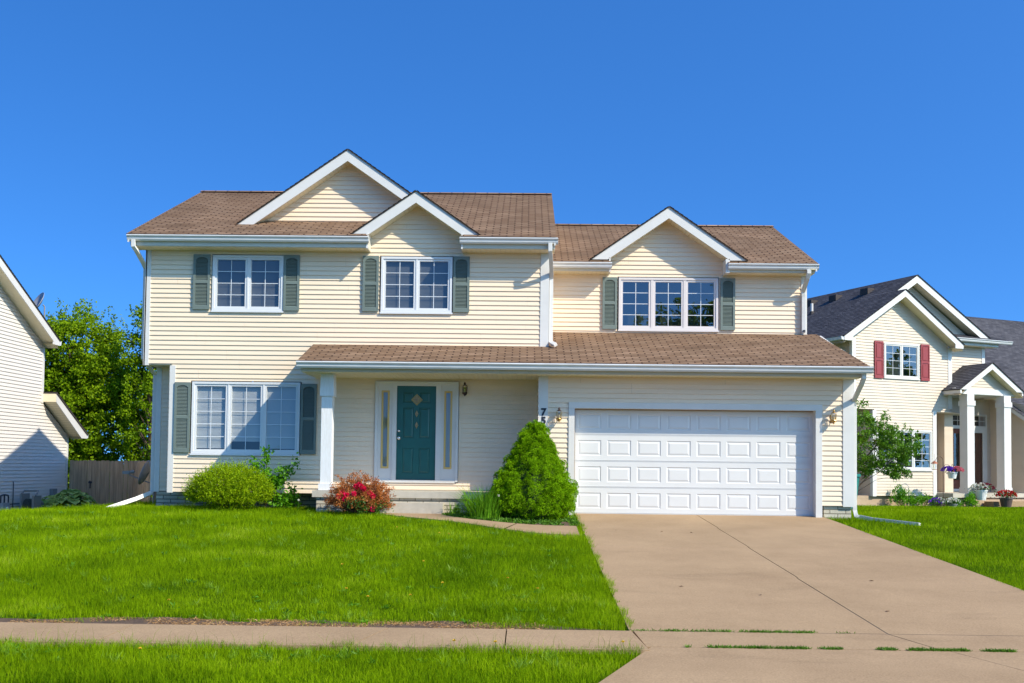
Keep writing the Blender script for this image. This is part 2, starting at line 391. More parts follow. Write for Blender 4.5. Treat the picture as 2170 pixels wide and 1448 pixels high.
def gutter(par, x0, x1, yf, zt, d=.12, h=.125, name='gutter'):
    mb=MB(); t=.006
    prof=[(yf+d,zt),(yf+d,zt-h),(yf+d*.45,zt-h),(yf+d*.28,zt-h*.75),(yf+d*.22,zt-h*.45),(yf,zt-h*.22),(yf-.004,zt-.012),(yf+.012,zt),(yf+.02,zt-.015),(yf+.03,zt-h*.25),(yf+d*.4,zt-h*.5),(yf+d*.5,zt-h+.01),(yf+d-.01,zt-h+.01),(yf+d-.01,zt)]
    mb.prism_x(prof[::-1],x0,x1)
    for xe in (x0,x1):
        mb.prism_x([(yf+d,zt),(yf+d,zt-h),(yf+d*.45,zt-h),(yf+d*.28,zt-h*.75),(yf+d*.22,zt-h*.45),(yf-.002,zt-h*.22),(yf-.004,zt-.012)][::-1],xe-.004,xe+.004)
    # seams
    return mb.build(name,GUTTER,par)
def eave(par, xa, xb, yf, yw, zt, zs, zr, m=None):
    """boxed eave: fascia behind the gutter, slatted soffit, end caps. zr = roof height at wall"""
    mb=MB(); yfa=yf+.125
    mb.prism_x([(yfa,zs),(yw-.02,zs),(yw-.02,zr-.03),(yfa,zt-.02)][::-1],xa,xb)
    mb.build('fascia',m or FASCIA,par)
    ms=MB(); n=max(1,int((xb-xa)/.1)); w_=(xb-xa)/n
    for k in range(n):
        ms.box(xa+k*w_+.004,xa+(k+1)*w_-.004,yfa+.02,yw-.0,zs-.012,zs-.002)
    ms.build('soffit',SOFFIT,par)
FASCIA = mat('fascia', (.60,.56,.46), .45, var=.06, vs=3)

def window(par, x0,x1,z0,z1, y, n=2, cols=2, rows=4, fm=None, blind=None, out=.03, fr=.05, sash=.045, glass=None, mun=.013, name='window', depth=.16, blind_top=1.0, mull=.035):
    fm=fm or VINYL
    mb=MB()
    def ring(a,b,c,d,t,ya,yb):
        mb.box(a,b,ya,yb,d-t,d); mb.box(a,b,ya,yb,c,c+t); mb.box(a,a+t,ya,yb,c+t,d-t); mb.box(b-t,b,ya,yb,c+t,d-t)
    ring(x0,x1,z0,z1,fr,y-out-.012,y+.05)
    mb.box(x0-.015,x1+.015,y-out-.03,y,z0-.035,z0-.002)   # sill
    ix0,ix1,iz0,iz1=x0+fr,x1-fr,z0+fr,z1-fr
    W=(ix1-ix0-mull*(n-1))/n
    cells=[]
    for i in range(n):
        a=ix0+i*(W+mull); b=a+W
        ring(a,b,iz0,iz1,sash,y-out+.006,y+.05)
        if i<n-1: mb.box(b,b+mull,y-out-.005,y+.05,iz0,iz1)
        cells.append((a+sash,b-sash,iz0+sash,iz1-sash))
    o=mb.build(name,fm,par)
    g=MB(); mu=MB(); bl=MB()
    for ci,(a,b,c,d) in enumerate(cells):
        yg=y-out+.03
        g.quad((a,yg,c),(b,yg,c),(b,yg,d),(a,yg,d))
        for k in range(1,cols):
            x=a+(b-a)*k/cols; mu.box(x-mun/2,x+mun/2,yg-.006,yg-.001,c,d)
        for k in range(1,rows):
            z=c+(d-c)*k/rows; mu.box(a,b,yg-.0052,yg-.0015,z-mun/2,z+mun/2)
    g.build('pane',glass or GLASS,o); mu.build('glazing_bars',mat('white_grille',(.66,.68,.70),.4),o)
    if blind:
        for (a,b,c,d),top in zip(cells,blind_top if isinstance(blind_top,(list,tuple)) else [blind_top]*len(cells)):
            zz=d
            zend=d-(d-c)*top
            while zz>zend:
                bl.quad((a-.03,y+.045,zz-.026),(b+.03,y+.045,zz-.026),(b+.03,y+.06,zz+.003),(a-.03,y+.06,zz+.003)); zz-=.025
        bl.build('blind',blind,o)
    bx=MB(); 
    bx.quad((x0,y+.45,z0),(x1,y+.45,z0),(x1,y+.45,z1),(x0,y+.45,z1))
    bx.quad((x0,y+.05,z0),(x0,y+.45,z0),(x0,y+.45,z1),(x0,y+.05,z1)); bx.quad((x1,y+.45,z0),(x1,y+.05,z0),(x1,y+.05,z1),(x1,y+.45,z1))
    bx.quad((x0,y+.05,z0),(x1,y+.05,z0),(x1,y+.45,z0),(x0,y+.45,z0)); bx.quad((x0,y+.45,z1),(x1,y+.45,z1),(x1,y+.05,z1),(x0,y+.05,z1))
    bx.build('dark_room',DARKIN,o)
    return o

def shutter(par, x0,x1,z0,z1,y, m=None, louver=True):
    mb=MB(); t=.05; ya,yb=y-.045,y-.01; mid=(z0+z1)/2
    mb.box(x0,x0+t,ya,yb,z0,z1); mb.box(x1-t,x1,ya,yb,z0,z1)
    mb.box(x0+t,x1-t,ya,yb,z0,z0+.09); mb.box(x0+t,x1-t,ya,yb,mid-.03,mid+.035)
    xc=(x0+x1)/2; hw=(x1-x0)/2-t
    if louver:
        # arched top rail
        n=8; P=[(x1-t,z1),(x0+t,z1)]
        for k in range(n+1):
            a=-1+2*k/n; P.append((xc+a*hw, z1-.06-.045*a*a-(.0 if abs(a)<.99 else .01)))
        mb.prism_y(P[::-1] if False else P,ya,yb)
        for lo,hi in ((z0+.09,mid-.03),(mid+.035,z1-.06)):
            z=lo
            while z<hi-.01:
                zz=min(z+.030,hi)
                mb.quad((x0+t,ya+.006,z),(x1-t,ya+.006,z),(x1-t,yb-.004,zz),(x0+t,yb-.004,zz))
                mb.quad((x0+t,yb-.004,z),(x1-t,yb-.004,z),(x1-t,ya+.006,z),(x0+t,ya+.006,z)); z+=.030
    else:
        mb.box(x0+t,x1-t,ya,yb,z1-.06,z1); mb.box(x0+t,x1-t,ya+.018,yb,z0+.09,z1-.06)
        for lo,hi in ((z0+.13,mid-.07),(mid+.075,z1-.1)): mb.box(x0+t+.035,x1-t-.035,ya+.004,ya+.02,lo,hi)
    mb.box(x0+.01,x1-.01,yb-.003,y-.004,z0+.01,z1-.01)
    return mb.build('shutter',m or SHUT,par)

def text_mesh(s, size, m, parent, loc, rot, name='house_number', extr=.008, off=.006):
    cu=bpy.data.curves.new('tmp','FONT'); cu.body=s; cu.size=size; cu.extrude=extr; cu.offset=off; cu.align_x='CENTER'; cu.space_line=.82
    to=bpy.data.objects.new('tmp',cu); C.objects.link(to)
    dg=bpy.context.evaluated_depsgraph_get(); me=bpy.data.meshes.new_from_object(to.evaluated_get(dg))
    bpy.data.objects.remove(to)
    o=bpy.data.objects.new(name,me); me.materials.clear(); me.materials.append(m); C.objects.link(o); o.parent=parent; o.location=loc; o.rotation_euler=rot
    return o

# fast numpy leaf clouds -------------------------------------------------
def norm(a): return a/np.maximum(np.linalg.norm(a,axis=1,keepdims=True),1e-9)
def cloud(name, Pb, D, Lh, W, m, parent=None, curl=.15, rng=RNG, shape='leaf', flat=None):
    """one small face per leaf: base point, direction, length, width"""
    n=len(Pb); D=norm(D); r=norm(rng.normal(size=(n,3)))
    if flat is not None: r=norm(np.cross(D, norm(np.array([[0,0,1.0]])+rng.normal(size=(n,3))*flat)))
    Sv=norm(np.cross(D,r)); Nn=np.cross(D,Sv)
    Lh=np.broadcast_to(Lh,(n,))[:,None]; W=np.broadcast_to(W,(n,))[:,None]
    mid=Pb+D*Lh*.45+Nn*Lh*curl; tip=Pb+D*Lh
    if shape=='leaf': V=np.stack([Pb,mid+Sv*W*.5,tip,mid-Sv*W*.5],1); k=4
    else: V=np.stack([Pb-Sv*W*.5,Pb+Sv*W*.5,tip+Nn*Lh*curl],1); k=3
    return polys(name,V.reshape(-1,3),k,m,parent,np.repeat(rng.random(n),k))
def polys(name,V,k,m,parent=None,rnd=None):
    n=len(V)//k; me=bpy.data.meshes.new(name); me.vertices.add(n*k); me.vertices.foreach_set('co',V.astype(np.float32).ravel())
    me.loops.add(n*k); me.loops.foreach_set('vertex_index',np.arange(n*k,dtype=np.int32))
    me.polygons.add(n); me.polygons.foreach_set('loop_start',np.arange(0,n*k,k,dtype=np.int32))
    try: me.polygons.foreach_set('loop_total',np.full(n,k,dtype=np.int32))
    except Exception: pass
    if rnd is not None:
        a=me.attributes.new('rnd','FLOAT','POINT'); a.data.foreach_set('value',rnd.astype(np.float32))
    me.materials.append(m); me.update(calc_edges=True)
    o=bpy.data.objects.new(name,me); C.objects.link(o)
    if parent: o.parent=parent
    return o
def vnoise(x,y,s,seed):
    g=np.random.default_rng(seed).random((256,256)); X=x/s+1000; Y=y/s+1000
    xi=np.floor(X).astype(int); yi=np.floor(Y).astype(int); fx=X-xi; fy=Y-yi; fx=fx*fx*(3-2*fx); fy=fy*fy*(3-2*fy)
    G=lambda a,b:g[a%256,b%256]
    return (G(xi,yi)*(1-fx)+G(xi+1,yi)*fx)*(1-fy)+(G(xi,yi+1)*(1-fx)+G(xi+1,yi+1)*fx)*fy

# ================================================================ GROUND
def sstep(a,b,x):
    t=np.clip((x-a)/(b-a),0,1); return t*t*(3-2*t)
def G(x,y):
    x=np.asarray(x,float); y=np.asarray(y,float)
    z=np.where(y<10.1, -.635-.012*(10.1-y), -.0564*(21-np.minimum(y,21)) -.0)
    z=np.where((y>=9)&(y<10.1),-.635-.02*(10.1-y),z)
    lawn=sstep(10.3,14,y)*sstep(22,18,y)
    z=z+lawn*.10*sstep(.6,-1.5,x)                      # lawn bulges above the drive on the left
    z=z-.62*sstep(-8.2,-14,x)*sstep(17,26,y)            # falls away towards the left neighbour
    z=z-.25*sstep(22,36,y)*sstep(6,9,x)
    z=z-.08*sstep(7.4,7.0,y)
    return z-.012
xs=np.unique(np.concatenate([np.linspace(-18,20,115),[-600,-300,-150,-80,-50,-35,-25,28,40,60,90,150,300,600]]))
ys=np.unique(np.concatenate([np.linspace(6.9,38,125),[-400,-200,-100,-50,-20,0,3,5,6.5,45,55,70,100,180,350,900]]))
X,Y=np.meshgrid(xs,ys); Z=G(X,Y)-np.where(Y>45,(Y-45)*.001,0)
nv=len(xs)
V=np.stack([X.ravel(),Y.ravel(),Z.ravel()],1)
F=[(j*nv+i,j*nv+i+1,(j+1)*nv+i+1,(j+1)*nv+i) for j in range(len(ys)-1) for i in range(nv-1)]
me=bpy.data.meshes.new('ground'); me.from_pydata(V.tolist(),[],F); me.polygons.foreach_set('use_smooth',[True]*len(F))
GROUND=mat('turf_soil',(.035,.075,.003),.95,col2=(.07,.12,.006),vs=5,spec=0)
me.materials.append(GROUND); gr=bpy.data.objects.new('ground',me); C.objects.link(gr); tag(gr,kind='structure')

def slab(name,poly,zf,th=.12,m=CONC,sub=.5):
    """flat polygon slab following height zf(x,y); poly ccw (x,y)"""
    mb=MB(); top=[(x,y,zf(x,y)) for x,y in poly]; bot=[(x,y,zf(x,y)-th) for x,y in poly]
    mb.quad(*top); n=len(poly)
    for i in range(n):
        j=(i+1)%n; mb.quad(bot[i],bot[j],top[j],top[i])
    return mb
DZ=lambda x,y: -.0564*(21.0-y)+.012
SZ=lambda x,y: -.60-.02*(10.08-y)
# driveway
mb=MB()
def addslab(mb,poly,zf,th=.12):
    top=[(x,y,zf(x,y)) for x,y in poly]; mb.quad(*top); n=len(poly)
    for i in range(n):
        j=(i+1)%n; a,b=poly[i],poly[j]
        mb.quad((a[0],a[1],zf(*a)-th),(b[0],b[1],zf(*b)-th),top[j],top[i])
g=.007
yb=[10.09,13.4,16.3,18.9,21.35]
for k in range(4):
    y0,y1=yb[k]+(g if k==0 else .0015),yb[k+1]-.0015
    addslab(mb,[(1.02,y0),(3.52-g,y0),(3.50-g,y1),(1.02,y1)],DZ); addslab(mb,[(3.52+g,y0),(6.06,y0),(6.06,y1),(3.50+g,y1)],DZ)
SZ2=lambda x,y: -.0564*(21.0-10.09)+.012-.03*(10.09-y)
addslab(mb,[(1.10,9.33+g),(3.75-g,9.33+g),(3.52-g,10.09-g),(1.06,10.09-g)],SZ2); addslab(mb,[(3.75+g,9.33+g),(9.5,9.33+g),(9.5,10.09-g),(3.52+g,10.09-g)],SZ2)
AZ=lambda x,y: SZ2(0,9.33)-.012*(9.33-y)
addslab(mb,[(.20,6.9),(4.6-.004,6.9),(3.80-.004,9.33-g),(1.14,9.33-g)],AZ); addslab(mb,[(4.6+.004,6.9),(7.4,6.9),(6.2,9.33-g),(3.80+.004,9.33-g)],AZ)
tag(mb.build('driveway',CONC),kind='structure')
mb=MB(); addslab(mb,[(1.12,9.2),(5.98,9.2),(5.98,21.2),(1.12,21.2)],lambda x,y:(DZ(x,y) if y>10 else SZ2(x,y))-.022,.05); 
o=mb.build('driveway_joint_bed',JOINT); tag(o,kind='structure')
# sidewalk
mb=MB(); xj=[-30,-26.2,-22.5,-18.8,-15,-11.3,-7.6,-3.8,-1.38,-.17,1.03]
for a,b in zip(xj[:-1],xj[1:]):
    sk=.16 if b==-1.38 else 0; sk2=.16 if a==-1.38 else 0
    en=.055 if b==1.03 else 0; addslab(mb,[(a+.006-sk2,9.13),(b-.006-sk+en*1.4,9.13),(b-.006+sk*.4+en*.2,10.06),(a+.006+sk2*.4,10.06)],SZ)
tag(mb.build('sidewalk',CONC),kind='structure')
# front walk
far=[(-1.62,20.5),(-1.55,20.05),(-1.35,19.6),(-1.0,19.22),(-.4,19.0),(.1,18.93),(.93,18.9)]
near=[(.93,17.55),(.1,17.75),(-.5,18.0),(-1.1,18.4),(-1.7,18.95),(-2.3,19.5),(-2.75,20.05),(-2.85,20.5)]
mb=MB(); WZ=lambda x,y: float(G(x,y))+.03
fr_=[np.array(p) for p in far]; nr_=[np.array(p) for p in near[::-1]]
def lerp(L,t):
    s=t*(len(L)-1); i=min(int(s),len(L)-2); return L[i]*(1-(s-i))+L[i+1]*(s-i)
for k in range(24):
    a,b,c,d=lerp(nr_,k/24),lerp(nr_,(k+1)/24),lerp(fr_,(k+1)/24),lerp(fr_,k/24)
    if k==17: b=b-(b-a)*.15; c=c-(c-d)*.15
    mb.quad(*[(p[0],p[1],WZ(*p)) for p in (a,b,c,d)]); mb.quad((a[0],a[1],WZ(*a)-.1),(b[0],b[1],WZ(*b)-.1),(b[0],b[1],WZ(*b)),(a[0],a[1],WZ(*a)))
tag(mb.build('front_path',CONC),kind='structure')
# planting bed soil
mb=MB(); bp=[(-1.6,19.95),(-1.3,19.55),(-.9,19.3),(-.3,19.08),(.3,19.0),(.97,19.0),(.97,21.0),(-1.6,21.0)]
mb.quad(*[(x,y,float(G(x,y))+.018) for x,y in bp]); tag(mb.build('planting_bed',SOIL),kind='structure')
mb=MB(); mb.box(-60,60,-4,6.6,-.95,-.775); 
tag(mb.build('street',mat('asphalt',(.05,.05,.05),.9,var=.2,vs=20)),kind='structure')
mb=MB(); mb.box(-60,60,6.6,6.88,-.95,-.70); tag(mb.build('kerb',CONC),kind='structure')

# ================================================================ MAIN HOUSE
H=thing('house','cream two-storey house with brown shingle roofs, green shutters and white two-car garage','house',(0,0,0))
YL=21.95; YG=21.0; YR=23.5
holesL=[(-6.80,-5.23,4.22,5.46),(-3.18,-1.60,4.21,5.46),(-7.19,-4.81,1.15,2.73),(-3.24,-1.44,.60,2.77)]
wallf(H,[(-7.62,.35),(.30,.35),(.30,5.6),(-1.42,5.6),(-1.42,5.9),(-2.4,6.6),(-3.38,5.9),(-3.38,5.6),(-8.2,5.6),(-8.2,3.07),(-7.62,3.07)],YL,m=SIDING,holes=holesL,z0=.35)
wallf(H,[(-8.1,.35),(-7.55,.35),(-7.55,3.07),(-8.1,3.07)],22.5,m=SIDING,z0=.35,seams=0)
wallx(H,[(YL,.35),(22.5,.35),(22.5,3.07),(YL,3.07)],-7.62,-1,m=SIDING,z0=.35)
wallx(H,[(22.5,.35),(30.7,.35),(30.7,3.07),(22.5,3.07)],-8.1,-1,m=SIDING,z0=.35)
wallx(H,[(YL,3.07),(30.7,3.07),(30.7,5.7),(26.3,7.7),(YL,5.7)],-8.2,-1,m=SIDING,z0=.35)
wallx(H,[(YL,3.5),(30.7,3.5),(30.7,5.7),(26.3,7.7),(YL,5.7)],.42,1,m=SIDING,z0=.35)
wallx(H,[(20.95,.35),(21.95,.35),(21.95,2.84),(20.95,2.84)],.25,-1,m=SIDING,z0=.35)
mb=MB(); mb.quad((-8.2,YL,3.07),(-8.2,30.7,3.07),(-7.6,30.7,3.07),(-7.6,YL,3.07)); mb.quad((-7.62,YL,.35),(-7.62,22.5,.35),(-4.2,22.5,.35),(-4.2,YL,.35)); mb.build('overhang_underside',WHITE,H,split=True)
# rear + far walls, plain closed shell
mb=MB(); mb.quad((.42,30.7,-.5),(-8.2,30.7,-.5),(-8.2,30.7,5.7),(.42,30.7,5.7)); mb.quad((6.3,31,-.5),(.42,31,-.5),(.42,31,5.5),(6.3,31,5.5)); mb.build('rear_wall',SIDING,H)
# right wing upper
wallf(H,[(.40,3.8),(6.32,3.8),(6.32,5.5),(4.5,5.5),(4.5,5.85),(3.18,6.72),(1.86,5.85),(1.86,5.5),(.40,5.5)],YR,m=SIDING,holes=[(2.05,4.37,4.09,5.34)],z0=3.99-.1016*4)
wallx(H,[(YR,3.0),(31,3.0),(31,5.5),(27.3,7.2),(YR,5.5)],6.34,1,m=SIDING)
# garage front
wallf(H,[(.42,.25),(6.44,.25),(6.44,2.84),(.42,2.84)],YG,m=SIDING,holes=[(.86,6.0,.2,2.28)],z0=.25)
wallx(H,[(YG,.25),(23.5,.25),(23.5,3.9),(22,3.35),(YG,3.0)],6.62,1,m=SIDING,z0=.25)
wallx(H,[(23.5,.0),(31,.0),(31,4),(23.5,4)],6.5,1,m=SIDING,z0=.25)
mb=MB(); mb.box(.44,6.0,21.35,21.37,0,2.8); mb.build('garage_interior',DARKIN,H)
# foundations
mb=MB(); mb.box(-8.08,.3,22.48,30.7,-.9,.36); mb.box(6.05,6.60,21.03,30.9,-.6,.25); mb.box(.44,.98,21.03,21.3,-.3,.25); mb.build('foundation',STONE,H,split=True)
# corner trims
mb=MB()
t=.11
mb.box(-8.225,-8.225+t,YL-.03,YL+.0,3.05,5.6); mb.box(-8.235,-8.2,YL-.03,YL+.08,3.05,5.6)
mb.box(-7.645,-7.53,YL-.03,YL,.33,3.05); mb.box(-7.655,-7.62,YL-.028,YL+.08,.33,3.05)
mb.box(-8.125,-8.02,22.47,22.5,.33,3.05); mb.box(-8.135,-8.1,22.468,22.58,.33,3.05)
mb.box(.27,.44,YL-.03,YL,3.42,5.6); mb.box(.42,.455,YL-.028,YL+.1,3.42,5.6)
mb.box(.24,.435,YG-.03,YG,.2,2.84); mb.box(.235,.262,YG-.028,YG+.1,.2,2.84)
mb.box(6.24,6.345,YR-.03,YR,4.02,5.5); mb.box(6.335,6.37,YR-.028,YR+.1,3.95,5.5)
mb.box(6.42,6.615,YG-.03,YG,.23,2.84); mb.box(6.60,6.65,YG-.028,YG+.1,.23,2.84)
mb.build('corner_trim',WHITE,H,split=True)
# big front gable face
wallf(H,[(-6.2,6.15),(-1.8,6.15),(-4.0,7.74)],22.75,m=SIDING,z0=6.19-.1016,seams=0)
# roofs --------------------------------------------------
PL_=.45; PR_=.428; PP_=.33
L1=sqrt(1+PL_**2); ye=21.42; ze=5.765; s1=(26.3-ye)*L1; sn=(22.1-ye)*L1
roofx(H,[(-8.47,0),(-3.38,0),(-3.38,sn),(-1.42,sn),(-1.42,0),(.59,0),(.59,s1),(-8.47,s1)],ye,ze,PL_,ROOF)
zr=ze+PL_*(26.3-ye)
mb=MB(); lap(mb,[(-.59,0),(8.47,0),(8.47,s1),(-.59,s1)],(0,31.18,ze),(-1,0,0),(0,-1/L1,PL_/L1),(0,PL_/L1,1/L1),h=.127,d0=.022,d1=.012); mb.build('roof',ROOF,H)
mb=MB(); lap(mb,[(-8.47,0),(.59,0),(.59,.14),(-8.47,.14)],(0,26.3-.12,zr-.03),(1,0,0),(0,.92,.39),(0,-.39,.92),h=.2,d0=.03,d1=.03)
mb.build('ridge_cap',ROOF,H)
mb=MB(); mb.prism_x([(YL+.05,5.58),(30.6,5.58),(31.15,ze-.01),(26.3,zr-.01),(YL+.05,ze+PL_*(YL+.05-ye)-.01)][::-1],-8.18,.40); mb.build('attic',WHITE,H)
mb=MB()
for xa,xb in ((-8.45,-8.42),(.54,.57)):
    mb.prism_x([(ye+.02,ze-.16),(ye+.02,ze),(26.3,zr),(31.15,ze),(31.15,ze-.16),(26.3,zr-.17)],xa,xb)
mb.build('rake_board',WHITE,H,split=True)
mb=MB()
for xa,xb in ((-8.42,-8.2),(.42,.54)):
    for (ya,yb_,za,zb) in ((ye+.02,26.3,ze-.12,zr-.12),(26.3,31.15,zr-.12,ze-.12)):
        mb.quad((xa,ya,za),(xb,ya,za),(xb,yb_,zb),(xa,yb_,zb))
mb.build('soffit',SOFFIT,H,split=True)
zrw=ze+PL_*(YL-ye)
eave(H,-8.42,-3.38,21.40,YL,ze,5.55,zrw); eave(H,-1.42,.56,21.40,YL,ze,5.55,zrw)
gutter(H,-8.46,-3.36,21.40,5.765); gutter(H,-1.44,.62,21.40,5.765)
# right wing roof
L2=sqrt(1+PR_**2); ye2=23.02; ze2=5.575; s2=(27.3-ye2)*L2; sn2=(23.65-ye2)*L2; zr2=ze2+PR_*(27.3-ye2)
roofx(H,[(.45,0),(1.86,0),(1.86,sn2),(4.5,sn2),(4.5,0),(6.5,0),(6.5,s2),(.45,s2)],ye2,ze2,PR_,ROOF)
mb=MB(); lap(mb,[(-6.5,0),(-.45,0),(-.45,s2),(-6.5,s2)],(0,2*27.3-ye2,ze2),(-1,0,0),(0,-1/L2,PR_/L2),(0,PR_/L2,1/L2),h=.127,d0=.022,d1=.012); mb.build('roof',ROOF,H)
mb=MB(); lap(mb,[(.45,0),(6.5,0),(6.5,.14),(.45,.14)],(0,27.3-.12,zr2-.03),(1,0,0),(0,.92,.39),(0,-.39,.92),h=.2,d0=.03,d1=.03); mb.build('ridge_cap',ROOF,H)
mb=MB(); mb.prism_x([(YR+.05,5.48),(31,5.48),(31.5,ze2-.01),(27.3,zr2-.01),(YR+.05,ze2+PR_*(YR+.05-ye2)-.01)][::-1],.42,6.32); mb.build('attic',WHITE,H)
mb=MB(); mb.prism_x([(ye2+.02,ze2-.16),(ye2+.02,ze2),(27.3,zr2),(31.5,ze2),(31.5,ze2-.16),(27.3,zr2-.17)],6.45,6.48)
mb.build('rake_board',WHITE,H,split=True)
mb=MB(); mb.quad((6.32,ye2,ze2-.12),(6.45,ye2,ze2-.12),(6.45,27.3,zr2-.12),(6.32,27.3,zr2-.12)); mb.build('soffit',SOFFIT,H,split=True)
zrw=ze2+PR_*(YR-ye2)
eave(H,.44,1.86,23.0,YR,ze2,5.40,zrw); eave(H,4.5,6.46,23.0,YR,ze2,5.40,zrw)
gutter(H,.44,1.88,23.0,5.58); gutter(H,4.5,6.52,23.0,5.58)
# porch / garage roof
L3=sqrt(1+PP_**2); ye3=20.42; ze3=3.02
roofx(H,[(-4.58,0),(6.78,0),(6.60,(23.52-ye3)*L3),(.42,(23.52-ye3)*L3),(.42,(21.96-ye3)*L3),(-4.58,(21.96-ye3)*L3)],ye3,ze3,PP_,ROOF)
mb=MB(); mb.prism_x([(20.6,2.86),(23.45,2.86),(23.45,ze3+PP_*(23.45-ye3)-.02),(20.6,ze3+PP_*.18-.02)][::-1],.42,6.55)
mb.prism_x([(20.6,2.86),(21.9,2.86),(21.9,ze3+PP_*(21.9-ye3)-.02),(20.6,ze3+PP_*.18-.02)][::-1],-4.5,.42); mb.build('attic',WHITE,H)
mb=MB()
mb.prism_x([(20.45,ze3-.13),(20.45,ze3),(23.5,ze3+PP_*3.05),(23.5,ze3+PP_*3.05-.16)],6.66,6.70)
mb.prism_x([(20.45,ze3-.13),(20.45,ze3),(21.95,ze3+PP_*1.5),(21.95,ze3+PP_*1.5-.16)],-4.56,-4.53); mb.build('rake_board',WHITE,H,split=True)
eave(H,-4.53,.40,20.40,YL,ze3,2.83,ze3+PP_*(YL-ye3)-.1); eave(H,.40,6.70,20.40,YG,ze3,2.83,ze3+PP_*(YG-ye3))
gutter(H,-4.58,6.82,20.31,3.015,d=.13,h=.13)
# thick edge of shingles over gutter (drip edge)
mb=MB(); mb.box(-4.56,6.8,20.47,20.50,3.0,3.035); mb.box(-8.46,-3.4,21.47,21.50,5.74,5.785); mb.box(-1.42,.6,21.47,21.50,5.74,5.785); mb.build('drip_edge',WHITE,H,split=True)
# dormer gables
gable(H,-4.0,7.90,2.57,.697,22.40,22.75,26.2,ROOF,hb=.245)
gable(H,-2.385,6.76,1.38,.69,21.55,YL,23.7,ROOF,hb=.24)
gable(H,3.17,6.86,1.74,.69,23.10,YR,26.1,ROOF,hb=.25)
# cheek boxes where the wall gables cut the eaves
mb=MB(); mb.box(-3.42,-3.385,21.5,YL,5.53,5.86); mb.box(-1.415,-1.38,21.5,YL,5.53,5.86); mb.box(1.825,1.86,23.1,YR,5.38,5.7); mb.box(4.45,4.54,23.1,YR,5.38,5.69); mb.build('eave_return',WHITE,H,split=True)

# windows + shutters
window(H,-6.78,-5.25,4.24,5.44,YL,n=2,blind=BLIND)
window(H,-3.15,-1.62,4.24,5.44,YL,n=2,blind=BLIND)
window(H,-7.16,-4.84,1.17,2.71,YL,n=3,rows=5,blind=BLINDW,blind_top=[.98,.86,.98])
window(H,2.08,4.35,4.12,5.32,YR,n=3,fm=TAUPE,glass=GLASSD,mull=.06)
for a,b,c,d in ((-7.19,-6.83,4.26,5.45),(-5.24,-4.90,4.25,5.45),(-3.54,-3.20,4.25,5.45),(-1.60,-1.25,4.25,5.45),(-7.53,-7.19,1.19,2.69),(-4.82,-4.48,1.18,2.68)):
    shutter(H,a,b,c,d,YL-.016)
for a,b in ((1.71,2.04),(4.40,4.73)): shutter(H,a,b,4.13,5.32,YR-.016)
# downspouts
def spout(pts, r=.042, name='downspout'):
    mb=MB(); mb.tube(pts,r,sq=True); return mb.build(name,WHITE,H,bevel=.006)
spout([(-8.33,21.46,5.66),(-8.33,21.46,5.52),(-8.30,21.55,5.45),(-8.28,21.92,5.25),(-8.28,22.05,5.15),(-8.28,22.05,3.2),(-8.22,22.62,2.9),(-8.22,22.62,.35),(-8.25,22.6,.27)])
spout([(-8.22,22.55,.30),(-8.45,22.3,.17),(-8.98,21.7,-.07)],.045)
spout([(.46,21.46,5.66),(.46,21.46,5.50),(.48,21.6,5.35),(.50,21.90,5.1),(.50,22.0,5.0),(.50,22.0,3.66),(.52,21.85,3.60),(.6,21.72,3.545)])
spout([(6.30,23.06,5.46),(6.30,23.06,5.38),(6.29,23.12,5.28),(6.26,23.40,5.02),(6.28,23.42,4.9),(6.28,23.42,4.08)],.045)
mb=MB(); mb.box(6.25,6.31,23.372,23.38,4.10,4.14); mb.build('outlet_hole',BLACK,H)
spout([(6.68,20.47,2.90),(6.68,20.47,2.80),(6.67,20.56,2.70),(6.64,20.92,2.42),(6.66,21.06,2.36),(6.69,21.1,2.28),(6.69,21.1,.16),(6.71,21.05,.04),(6.80,20.9,-.02)])
spout([(6.76,20.95,.02),(6.95,20.7,-.02),(7.55,19.9,-.07)],.05)
# column on porch
mb=MB()
mb.box(-4.175,-3.955,20.90,21.12,.56,2.86); mb.box(-4.205,-3.925,20.87,21.15,2.36,2.52); mb.box(-4.20,-3.93,20.875,21.145,2.52,2.83)
mb.box(-4.205,-3.925,20.87,21.15,.445,.58); mb.build('porch_column',OLDWOOD,H,bevel=.006)
# porch slab, step
mb=MB(); mb.box(-4.30,.23,20.73,YL,.31,.44); mb.build('porch_slab',CONCS,H,bevel=.012)
mb=MB(); mb.box(-4.22,.22,20.78,21.94,-.4,.31); mb.build('porch_base',STONE,H)
mb=MB(); mb.box(-2.9,-1.64,20.42,20.78,-.1,.225); mb.build('step',CONCS,H,bevel=.015)
